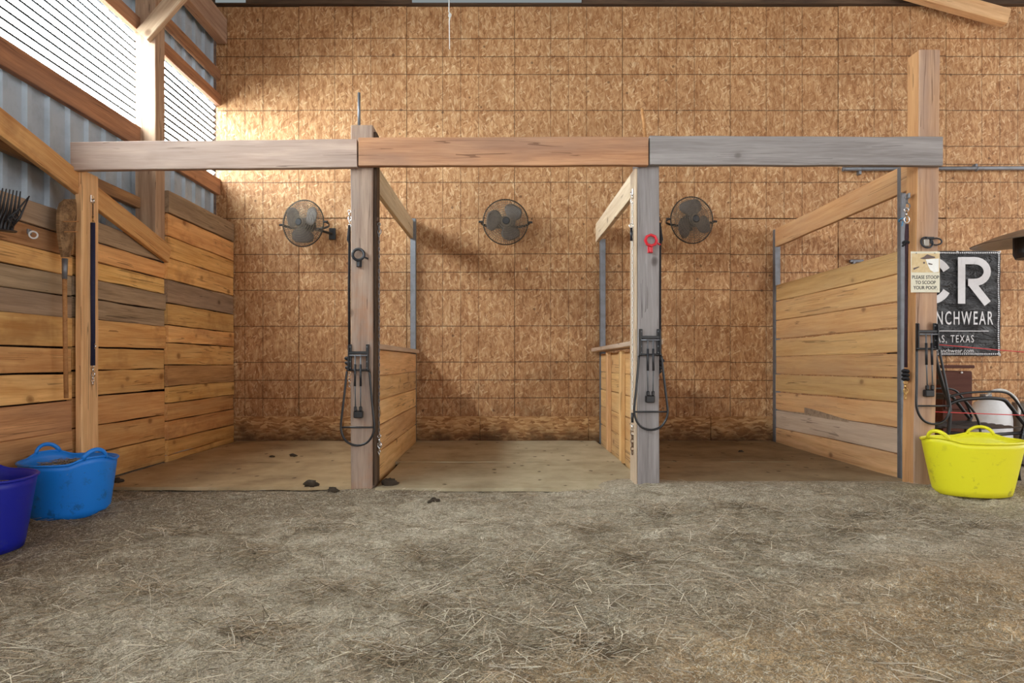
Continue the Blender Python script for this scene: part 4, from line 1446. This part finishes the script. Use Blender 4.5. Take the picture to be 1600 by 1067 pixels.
# manure clods
clods = [(487, 764, 0.045, 'dark manure clod, larger of the pair at the brown post foot'), (520, 768, 0.036, 'dark manure clod nearest to the brown post foot'),
         (678, 783, 0.033, 'dark manure clod alone in front of the middle stall mat'), (609, 762, 0.05, 'flat dark clod on the partition side of the brown post foot'),
         (184, 753, 0.035, 'dark clod close to the plank wall beside the blue tub'), (458, 713, 0.03, 'dark clod at the back of the plank wall stall, larger one'),
         (425, 714, 0.02, 'small dark clod at the back of the plank wall stall'), (1158, 706, 0.022, 'small dark clod on the back mat near the high partition')]
for i, (px, py, s, lab) in enumerate(clods):
    Yc = F * CZ / (py - CY)
    if py < 760: Yc = F * (CZ - 0.02) / (py - CY)
    x = (px - CX) * Yc / F
    zg = float(ground_z(x, Yc))
    if Yc > 3.98: zg = 0.02
    rr = random.Random(i)
    vs, fs = [], []
    nl, nm = 7, 12
    for a in range(nl):
        for b in range(nm):
            ph = math.pi * a / (nl - 1); th = 2 * math.pi * b / nm
            k_ = s * 0.85 * (0.6 + 0.7 * rr.random())
            vs.append((k_ * 1.3 * math.sin(ph) * math.cos(th), k_ * math.sin(ph) * math.sin(th), 0.65 * k_ * math.cos(ph) + s * 0.35))
    for a in range(nl - 1):
        for b in range(nm):
            p, q = a * nm + b, a * nm + (b + 1) % nm
            fs.append((p, p + nm, q + nm, q))
    o = MB().add(vs, fs).build('manure_clod', M['clod'], loc=(x, Yc, zg - 0.004), smooth=True)
    tag(o, lab, 'clod', 'manure clods on the floor')

# ------------------------------------------------------------------ plank wall hangings
# manure fork, head up
fk = thing('manure_fork', 'black plastic manure fork head hanging on the plank wall', 'fork', (XW + 0.03, 3.42, P(0, 362, 3.42).z))
def FK(px, py, x):
    """a point on the plane X = x, metres"""
    Yq = -x * F / (CX - px)
    return Vector((x, Yq, CZ - (py - CY) * Yq / F)) - Vector(fk.location)
XF = -2.66
MB().tube([FK(-60, 352, XF), FK(22, 362, XF)], 0.012, 8, flat=(0.008, 0.02)).build('base_bar', M['dark_plastic'], fk, smooth=True)
for i in range(14):
    t_ = i / 13
    b_ = (-58 + 76 * t_, 352 + 9 * t_)
    m_ = (-48 + 78 * t_ - 2, 318 + 14 * t_)
    e_ = (-40 + 72 * t_, 286 + 13 * t_)
    MB().tube([FK(b_[0], b_[1], XF), FK(b_[0] + 2, (b_[1] + m_[1]) / 2 + 3, XF - 0.01), FK(m_[0], m_[1], XF + 0.015), FK(e_[0], e_[1], XF + 0.07)], [0.009, 0.009, 0.008, 0.003], 6).build('tine', M['dark_plastic'], fk, smooth=True)
MB().tube([FK(8, 344, XF + 0.02), FK(26, 330, XF + 0.05), FK(46, 306, XF + 0.10)], [0.007, 0.006, 0.003], 6).build('side_tine', M['dark_plastic'], fk, smooth=True)
MB().tube([FK(17, 356, XF + 0.02), FK(31, 340, XF + 0.06), FK(46, 306, XF + 0.10)], [0.007, 0.006, 0.003], 6).build('side_tine', M['dark_plastic'], fk, smooth=True)
lat = MB()
for a, b in (((12, 341), (20, 354)), ((19, 336), (25, 348)), ((25, 331), (30, 341)), ((31, 325), (34, 335)), ((12, 341), (25, 348)), ((19, 336), (30, 341))):
    lat.tube([FK(*a, XF + 0.045), FK(*b, XF + 0.045)], 0.0035, 5)
lat.build('side_web', M['dark_plastic'], fk, smooth=True)
MB().tube([FK(-20, 357, XF - 0.01), FK(-30, 470, XF - 0.03), FK(-36, 640, XF - 0.03)], 0.013, 8).build('handle', M['handle_wood'], fk, smooth=True)

rh = thing('wall_ring', 'small white ring hook on the plank wall beside the fork', 'hook', (XW + 0.004, F * 2.75 / (CX - 43), P(43, 367, F * 2.75 / (CX - 43)).z))
MB().torus((0.03, 0, 0), 0.020, 0.005, (0.55, -0.8, 0), 18, 8).build('ring', M['white_plastic'], rh, smooth=True)
MB().box((0.006, 0, 0.018), (0.012, 0.03, 0.03), 0.003).build('back_plate', M['galv'], rh)

# broom, head up
bxp = -2.695
br = thing('broom', 'corn broom hanging head up on the plank wall beside the narrow post', 'broom', (bxp, 3.76, 0.62))
def BR(px, py, x=bxp):
    Yq = -x * F / (CX - px)
    return Vector((x, Yq, CZ - (py - CY) * Yq / F)) - Vector(br.location)
prof = [(402, 97, 106), (392, 95, 110), (375, 92, 114), (352, 90, 116.5), (330, 90.5, 117.5), (318, 94, 117.5), (311, 101, 117)]
vs, fs = [], []
nn = 10
for j, (py, xa, xb) in enumerate(prof):
    tks = 0.018 + 0.012 * min(1, j / 3) - (0.012 if j == len(prof) - 1 else 0)
    for sgn in (1, -1):
        for i in range(nn + 1):
            q = i / nn if sgn == 1 else 1 - i / nn
            edge = math.sin(math.pi * min(max(q, 0.04), 0.96)) ** 0.5
            p = BR(xa + (xb - xa) * q, py)
            p.x += sgn * tks * edge + R.uniform(-0.002, 0.002)
            vs.append(p)
m2 = 2 * (nn + 1)
for j in range(len(prof) - 1):
    for i in range(m2):
        a, b = j * m2 + i, j * m2 + (i + 1) % m2
        fs.append((a, b, b + m2, a + m2))
fs.append(tuple(range(m2))[::-1])
fs.append(tuple((len(prof) - 1) * m2 + i for i in range(m2)))
MB().add(vs, fs).build('bristle_head', M['bristle'], br)
bi = MB()
for py, xa, xb in ((346, 91, 115), (362, 92, 114)):
    pts = [BR(xa + (xb - xa) * i / 8, py) + Vector((0.032, 0, 0)) for i in range(9)]
    bi.tube(pts, 0.003, 5)
bi.build('stitching', M['handle_wood'], br)
part_label(MB().tube([BR(101.5, 404), BR(101, 436)], [0.017, 0.014], 10).build('ferrule', M['galv'], br, smooth=True), 'silver metal ferrule')
MB().tube([BR(101, 434), BR(102, 530), BR(103.5, 622)], 0.0125, 10).build('handle', M['handle_wood'], br, smooth=True)

# ------------------------------------------------------------------ lettering helper


def text_mesh(body, size, mat, name, parent, loc, sx=1.0, align='LEFT', extrude=0.0008, bold=0.0, space=1.0):
    cu = bpy.data.curves.new('text', 'FONT')
    cu.body = body
    cu.size = size
    cu.extrude = extrude
    cu.offset = bold
    cu.align_x = align
    cu.resolution_u = 3
    cu.space_character = space
    ob = bpy.data.objects.new('text', cu)
    COL.objects.link(ob)
    dg = bpy.context.evaluated_depsgraph_get()
    me = bpy.data.meshes.new_from_object(ob.evaluated_get(dg))
    bpy.data.objects.remove(ob)
    bpy.data.curves.remove(cu)
    me.materials.clear()
    me.materials.append(mat)
    o = mkobj(name, me, parent)
    o.location = loc
    o.rotation_euler = (math.pi / 2, 0, 0)
    o.scale = (sx, 1, 1)
    return o


def ribbon(mb, pts, wd, y0=0.0, th=0.0016, closed=False):
    """flat stroke in the XZ plane facing -Y"""
    n = len(pts)
    vs, fs = [], []
    for i, (x, z) in enumerate(pts):
        a = pts[max(i - 1, 0)]; b = pts[min(i + 1, n - 1)]
        dx, dz = b[0] - a[0], b[1] - a[1]
        l = math.hypot(dx, dz) or 1
        nx, nz = -dz / l * wd / 2, dx / l * wd / 2
        vs += [(x + nx, y0 - th, z + nz), (x - nx, y0 - th, z - nz), (x - nx, y0, z - nz), (x + nx, y0, z + nz)]
    for i in range(n - 1):
        a, b = i * 4, i * 4 + 4
        for k_ in range(4):
            fs.append((a + k_, a + (k_ + 1) % 4, b + (k_ + 1) % 4, b + k_))
    fs += [(0, 3, 2, 1), tuple((n - 1) * 4 + k_ for k_ in range(4))]
    return mb.add(vs, fs)


def disc(mb, c, rx, rz, y0, th=0.001, seg=20, rot=0.0):
    vs = []
    for y in (y0 - th, y0):
        for i in range(seg):
            a = 2 * math.pi * i / seg
            x, z = rx * math.cos(a), rz * math.sin(a)
            vs.append((c[0] + x * math.cos(rot) - z * math.sin(rot), y, c[1] + x * math.sin(rot) + z * math.cos(rot)))
    fs = [tuple(range(seg)), tuple(range(seg, 2 * seg))[::-1]] + [(i, i + seg, (i + 1) % seg + seg, (i + 1) % seg) for i in range(seg)]
    return mb.add(vs, fs)


def poly(mb, pts, y0, th=0.001):
    n = len(pts)
    vs = [(x, y0 - th, z) for x, z in pts] + [(x, y0, z) for x, z in pts]
    fs = [tuple(range(n)), tuple(range(n, 2 * n))[::-1]] + [(i, i + n, (i + 1) % n + n, (i + 1) % n) for i in range(n)]
    return mb.add(vs, fs)


# ------------------------------------------------------------------ banner
YBn = YB - 0.03
kb = YBn / F
bc = P(1483, 556, YBn)
bn = thing('banner', 'black vinyl banner with white lettering on the back wall', 'banner', bc)
BW, BH = 160 * kb, 164 * kb
nx, ny = 48, 44


def ruffle(x, z):
    return 0.006 * math.sin(z * 42 + 3 * math.sin(x * 3)) * math.sin(x * 5 + 1) + 0.004 * math.sin(x * 21 + z * 13)


vs, fs = [], []
for j in range(ny + 1):
    for i in range(nx + 1):
        x = -BW / 2 + BW * i / nx
        z = BH * j / ny
        vs.append((x, ruffle(x, z) * 0.8, z))
nT = len(vs)
vs += [(x, y + 0.002, z) for x, y, z in vs]
for j in range(ny):
    for i in range(nx):
        a = j * (nx + 1) + i
        fs += [(a, a + 1, a + nx + 2, a + nx + 1), (a + nT, a + nT + nx + 1, a + nT + nx + 2, a + nT + 1)]
MB().add(vs, fs).build('sheet', M['banner'], bn, smooth=True)


def BX(px): return (px - 1483) * kb
def BZ(py): return (556 - py) * kb
yt = -0.012
lw = 11.5 * kb
mb = MB()
ribbon(mb, [(BX(1501), BZ(474.5)), (BX(1501), BZ(402))], lw, yt)
bow = [(BX(1501), BZ(407.5)), (BX(1521), BZ(407.5))]
cxr, czr, rx_, rz_ = BX(1521), BZ(424.5), 20 * kb, 17 * kb
for i in range(13):
    a = math.pi / 2 - math.pi * i / 12
    bow.append((cxr + rx_ * math.cos(a), czr + rz_ * math.sin(a)))
bow.append((BX(1511), BZ(441.5)))
ribbon(mb, bow, lw * 0.98, yt - 0.0007)
ribbon(mb, [(BX(1516), BZ(442)), (BX(1541.5), BZ(474.5))], lw * 1.05, yt - 0.0014)
mb.build('letter', M['print_white'], bn)
mb = MB()
arc = []
for i in range(31):
    a = math.radians(32 + 296 * i / 30)
    arc.append((BX(1454) + 24 * kb * math.cos(a) * 1.15, BZ(438.5) + 31 * kb * math.sin(a)))
ribbon(mb, arc, lw, yt)
mb.build('letter', M['print_white'], bn)
text_mesh('RANCHWEAR', 29.5 * kb, M['print_white'], 'lettering', bn, (BX(1550) , yt, BZ(507)), sx=0.515, align='RIGHT', extrude=0.001, bold=0.0012, space=1.28)
text_mesh('DALLAS, TEXAS', 16.5 * kb, M['print_white'], 'lettering', bn, (BX(1520.5), yt, BZ(535)), sx=0.66, space=1.22, align='RIGHT', extrude=0.001)
text_mesh('crranchwear.com', 9.5 * kb, M['print_white'], 'lettering', bn, (BX(1520), yt, BZ(551)), sx=0.95, align='RIGHT', extrude=0.001)
ribbon(MB(), [(BX(1423), BZ(517)), (BX(1543.5), BZ(517.3))], 1.1 * kb, yt).build('rule_line', M['print_white'], bn)
st = MB()
for side in range(4):
    L_ = BW if side % 2 == 0 else BH
    n = int(L_ / (3.2 * kb))
    for i in range(n):
        q = (i + 0.5) / n
        e = 3 * kb
        x, z = ((-BW / 2 + BW * q, e), (BW / 2 - e, BH * q), (-BW / 2 + BW * q, BH - e), (-BW / 2 + e, BH * q))[side]
        st.box((x, ruffle(x, z) * 0.8 - 0.002, z), (2.1 * kb, 0.004, 2.1 * kb), 0.001)
so = st.build('stitching', M['print_white'], bn)
tag(so, kind='stuff')
for x, z in ((-1, 1), (1, 1), (1, 0), (0.15, 1)):
    MB().torus((x * (BW / 2 - 0.012), -0.008, z * BH + (0.010 if z == 0 else -0.010)), 0.008, 0.0025, (0, 1, 0), 12, 6).build('grommet', M['chrome'], bn, smooth=True)

# grey bracket behind the high partition
o = MB().box(P(1338, 408, YB - 0.02) , (0.14, 0.03, 0.03), 0.004).box(P(1334, 410, YB - 0.02), (0.03, 0.034, 0.05), 0.004).build('wall_bracket', M['galv'])
tag(o, 'small pale grey bracket on the back wall above the high partition', 'bracket')

# ------------------------------------------------------------------ sign
YS = YP - 0.004
ks = YS / F
sc = P(1445, 457, YS)
sg = thing('sign', 'cream notice card asking to scoop, on the tallest post', 'sign', sc)
SWd, SHt = 45 * ks, 64 * ks
MB().box((0, -0.004, SHt / 2), (SWd, 0.004, SHt), 0.0012).build('card', M['sign_card'], sg)
y0 = -0.0062
def SX(u): return (u - 468) / 600 * SWd
def SZ(v): return (1030 - v) / 860 * SHt
poly(MB(), [(SX(180), SZ(215)), (SX(180), SZ(610)), (SX(760), SZ(610)), (SX(760), SZ(215))], y0).build('picture', M['sign_picture'], sg)
y1_ = y0 - 0.0012
poly(MB(), [(SX(u), SZ(v)) for u, v in ((470, 340), (600, 330), (740, 320), (740, 600), (640, 610), (560, 560), (520, 470))][::-1], y1_).build('picture_figure', M['ink_white'], sg)
y2_ = y1_ - 0.001
poly(MB(), [(SX(u), SZ(v)) for u, v in ((350, 320), (430, 285), (500, 232), (580, 262), (660, 285), (660, 310), (560, 320), (440, 335))][::-1], y2_).build('picture_hat', M['ink_brown'], sg)
disc(MB(), (SX(435), SZ(410)), 0.0055, 0.0065, y2_).build('picture_face', M['ink_brown'], sg)
poly(MB(), [(SX(u), SZ(v)) for u, v in ((520, 410), (610, 435), (600, 455), (530, 445))][::-1], y2_).build('picture_mark', M['ink_brown'], sg)
poly(MB(), [(SX(u), SZ(v)) for u, v in ((210, 520), (335, 485), (330, 505), (220, 560))][::-1], y1_).build('picture_mark', M['ink_brown'], sg)
for body, v, u in (('PLEASE STOOP', 745, 468), ('TO SCOOP', 855, 468), ('YOUR POOP.', 965, 468)):
    text_mesh(body, 0.0315, M['ink'], 'lettering', sg, (SX(u), -0.0064, SZ(v)), sx=0.84, align='CENTER', extrude=0.0005, bold=0.0004)
for dx in (-0.06, 0.06):
    MB().lathe([(0, 0.009), (0.003, 0.009), (0.0035, 0.006), (0.0035, 0.003)], c=(dx, 0, SHt - 0.012), seg=8, axis='Y').build('nail', M['galv'], sg)

# ------------------------------------------------------------------ pipe along the back wall
pp = thing('conduit_pipe', 'grey steel pipe clamped along the back wall behind the header', 'pipe', P(1317, 264, YB - 0.05))
a_ = P(1317, 264, YB - 0.05)
MB().tube([(0, 0, 0), (2.6, 0, 0.012)], 0.02, 12).build('pipe_run', M['galv'], pp, smooth=True)
MB().torus((0.002, 0, 0), 0.021, 0.004, (1, 0, 0), 14, 6).build('collar', M['galv'], pp, smooth=True)
for x in (0.18, 1.38):
    cp = MB().torus((x, 0, 0), 0.022, 0.004, (1, 0, 0), 14, 6)
    cp.box((x, 0.02, -0.03 if x < 1 else 0.03), (0.025, 0.05, 0.05), 0.003)
    cp.build('clamp', M['galv'], pp)

# ------------------------------------------------------------------ hanging cord
hc = thing('hanging_cord', 'frayed white cord dangling from the roof', 'cord', P(702, 77, 5.6))
o_ = Vector(hc.location)
MB().tube([P(702, -22, 5.6) - o_, P(701.5, 18, 5.6) - o_, P(703.5, 24, 5.6) - o_, P(702, 34, 5.6) - o_, P(702.5, 77, 5.6) - o_], [0.005, 0.005, 0.008, 0.005, 0.003], 6).build('cord', M['white_rope'], hc, smooth=True)
MB().torus(P(703, 24, 5.6) - o_, 0.012, 0.004, (0.3, 1, 0), 12, 6, squash=(1.5, 1)).build('knot', M['white_rope'], hc, smooth=True)

# ------------------------------------------------------------------ fence cords
for (py, z2, lab) in ((537, 0.80, 'upper red fence cord running out from the tallest post'), (643, 0.49, 'lower red fence cord running out from the tallest post')):
    a = Vector((2.842, 4.02, P(0, py, 4.02).z))
    b = Vector((5.6, 4.02, z2))
    fc = thing('fence_cord', lab, 'cord', a, 0, 'red fence cords')
    d = b - a
    pts = [d * (i / 12) + Vector((0, 0, -0.03 * math.sin(math.pi * i / 12))) for i in range(13)]
    MB().tube(pts, 0.0034, 6).build('cord', M['red_cord'], fc, smooth=True)
    MB().torus((0.004, 0, 0), 0.012, 0.004, (0, 1, 0), 12, 6).build('eye_screw', M['galv'], fc, smooth=True)

# ------------------------------------------------------------------ garden chair
gc = thing('garden_chair', 'black metal garden chair with curved arms behind the yellow tub', 'chair', (3.35, 4.45, 0.0))
def GC(px, py, Y): return P(px, py, Y) - Vector(gc.location)


def curve(ctl, n=5):
    out = []
    for i in range(len(ctl) - 1):
        p0, p1_, p2_, p3_ = [Vector(ctl[max(0, min(len(ctl) - 1, i + d))]) for d in (-1, 0, 1, 2)]
        for s in range(n):
            t_ = s / n
            out.append(0.5 * (2 * p1_ + (p2_ - p0) * t_ + (2 * p0 - 5 * p1_ + 4 * p2_ - p3_) * t_ ** 2 + (3 * p1_ - p0 - 3 * p2_ + p3_) * t_ ** 3))
    out.append(Vector(ctl[-1]))
    return out


YN, YFar = 4.24, 4.74
yb2 = YN
for Yc in (YN, YFar):
    s = Yc / YN
    def G(px, py, dY=0.0):
        p = P(px, py, YN)
        p.y = Yc + dY
        return p - Vector(gc.location)
    MB().tube(curve([G(1453, 512), G(1462, 560), G(1474, 606), G(1483, 632), G(1483, 665), G(1476, 715), G(1468, 752)]), 0.016, 8, flat=(0.016, 0.012)).build('back_leg', M['black_metal'], gc, smooth=True)
    MB().tube(curve([G(1481, 632), G(1500, 625), G(1535, 622), G(1566, 624), G(1578, 634), G(1592, 652), G(1602, 664)]), 0.013, 8).build('arm_rest', M['black_metal'], gc, smooth=True)
    MB().tube(curve([G(1482, 620), G(1505, 614.5), G(1540, 612), G(1570, 613), G(1584, 622), G(1598, 642), G(1606, 664)]), 0.008, 8).build('arm_rod', M['black_metal'], gc, smooth=True)
    MB().tube(curve([G(1604, 660), G(1597, 680), G(1593, 710), G(1590, 738), G(1594, 762)]), 0.018, 8, flat=(0.02, 0.012)).build('front_leg', M['black_metal'], gc, smooth=True)
    MB().tube([G(1480, 676), G(1540, 680), G(1598, 676)], 0.012, 8).build('seat_rail', M['black_metal'], gc, smooth=True)
    MB().tube(curve([G(1508, 626), G(1522, 644), G(1530, 662), G(1532, 678)]), 0.008, 8).build('arm_support', M['black_metal'], gc, smooth=True)
sl0, sl1 = P(1480, 668, YN), P(1597, 668, YN)
for i in range(7):
    y = YN + 0.03 + (YFar - YN - 0.06) * i / 6
    a, b = Vector((sl0.x, y, sl0.z)), Vector((sl1.x, y, sl1.z))
    m_ = (a + b) / 2 + Vector((0, 0, -0.012))
    MB().tube([p - Vector(gc.location) for p in (a, a.lerp(m_, 0.5), m_, b.lerp(m_, 0.5), b)], 0.02, 8, flat=(0.005, 0.026)).build('seat_slat', M['black_metal'], gc, smooth=False)
for i in range(5):
    t_ = i / 4
    a = P(1456 + 22 * t_, 528 + 92 * t_, YN)
    MB().tube([Vector((a.x, YN + 0.01, a.z)) - Vector(gc.location), Vector((a.x - 0.02, (YN + YFar) / 2, a.z)) - Vector(gc.location), Vector((a.x, YFar - 0.01, a.z)) - Vector(gc.location)], 0.02, 8, flat=(0.022, 0.005)).build('back_slat', M['black_metal'], gc)

# ------------------------------------------------------------------ brown cabinet
bxc = thing('storage_box', 'dark brown wooden cabinet standing against the back wall under the banner', 'cabinet', (4.50, 6.0, 0))
xa, xb = 4.26, P(1520, 0, 5.83).x
ztop_ = P(0, 571, 5.83).z
def off_(c): return Vector(c) - Vector(bxc.location)
MB().box(off_(((xa + xb) / 2, 6.05, 0.38)), (xb - xa, 0.42, 0.74), 0.006).build('body', M['brown_box'], bxc)
MB().box(off_(((xa + xb) / 2, 6.05, ztop_ - 0.012)), (xb - xa + 0.03, 0.46, 0.03), 0.006).build('lid', M['brown_box'], bxc)
MB().box(off_(((xa + xb) / 2, 5.832, 0.56)), (xb - xa - 0.02, 0.02, 0.36), 0.004).build('door', M['brown_box'], bxc)
part_label(MB().lathe([(0, 0.02), (0.008, 0.02), (0.010, 0.012), (0.005, 0.0)], c=off_(P(1501, 582, 5.82)), seg=12, axis='Y').build('knob', M['white_plastic'], bxc), 'white knob')

# ------------------------------------------------------------------ white jug
jg = thing('water_jug', 'white plastic jug with a looped hose behind the garden chair', 'jug', (4.09, 5.06, 0.0))
prof = [(0.0, 0.0), (0.150, 0.0), (0.160, 0.02), (0.160, 0.36), (0.150, 0.44), (0.12, 0.50), (0.05, 0.535), (0.0, 0.535)]
MB().lathe(prof, seg=28, sy=0.75).build('body', M['white_plastic'], jg, smooth=True)
MB().lathe([(0.0, 0.53), (0.04, 0.53), (0.04, 0.57), (0.0, 0.57)], c=(-0.04, 0, 0), seg=16).build('cap', M['galv'], jg)
MB().tube(curve([(-0.06, -0.02, 0.55), (-0.03, -0.06, 0.60), (0.06, -0.06, 0.605), (0.14, -0.07, 0.55), (0.17, -0.08, 0.47), (0.13, -0.12, 0.40)]), 0.010, 8).build('hose', M['white_rope'], jg, smooth=True)

# ------------------------------------------------------------------ patio heater, mostly outside the frame
hx, hy = 4.44, 5.05
ph_ = thing('patio_heater', 'round steel patio heater hood on a pole at the picture edge', 'heater', (hx, hy, 0))
hd = MB()
seg = 40
rings = [(0.0, 0.10), (0.10, 0.095), (0.25, 0.06), (0.38, 0.015), (0.425, 0.0)]
hd.lathe([(r_, z_) for r_, z_ in rings] + [(0.42, -0.006), (0.37, 0.007), (0.24, 0.052), (0.0, 0.09)], c=(0, 0, 0), seg=seg)
h_ = hd.build('hood', M['heater_steel'], ph_, smooth=False)
h_.location = (0, 0, 1.845)
h_.rotation_euler = (0, math.radians(-3), 0)
MB().lathe([(0.0, 1.70), (0.12, 1.70), (0.135, 1.74), (0.135, 1.90), (0.0, 1.90)], seg=24).build('burner', M['dark_plastic'], ph_)
MB().tube([(0, 0, 0.35), (0, 0, 1.71)], 0.03, 12).build('pole', M['heater_steel'], ph_, smooth=True)
MB().lathe([(0, 0.0), (0.165, 0.0), (0.17, 0.03), (0.165, 0.06), (0.15, 0.10), (0.14, 0.50), (0.0, 0.52)], seg=28).build('base', M['heater_steel'], ph_)
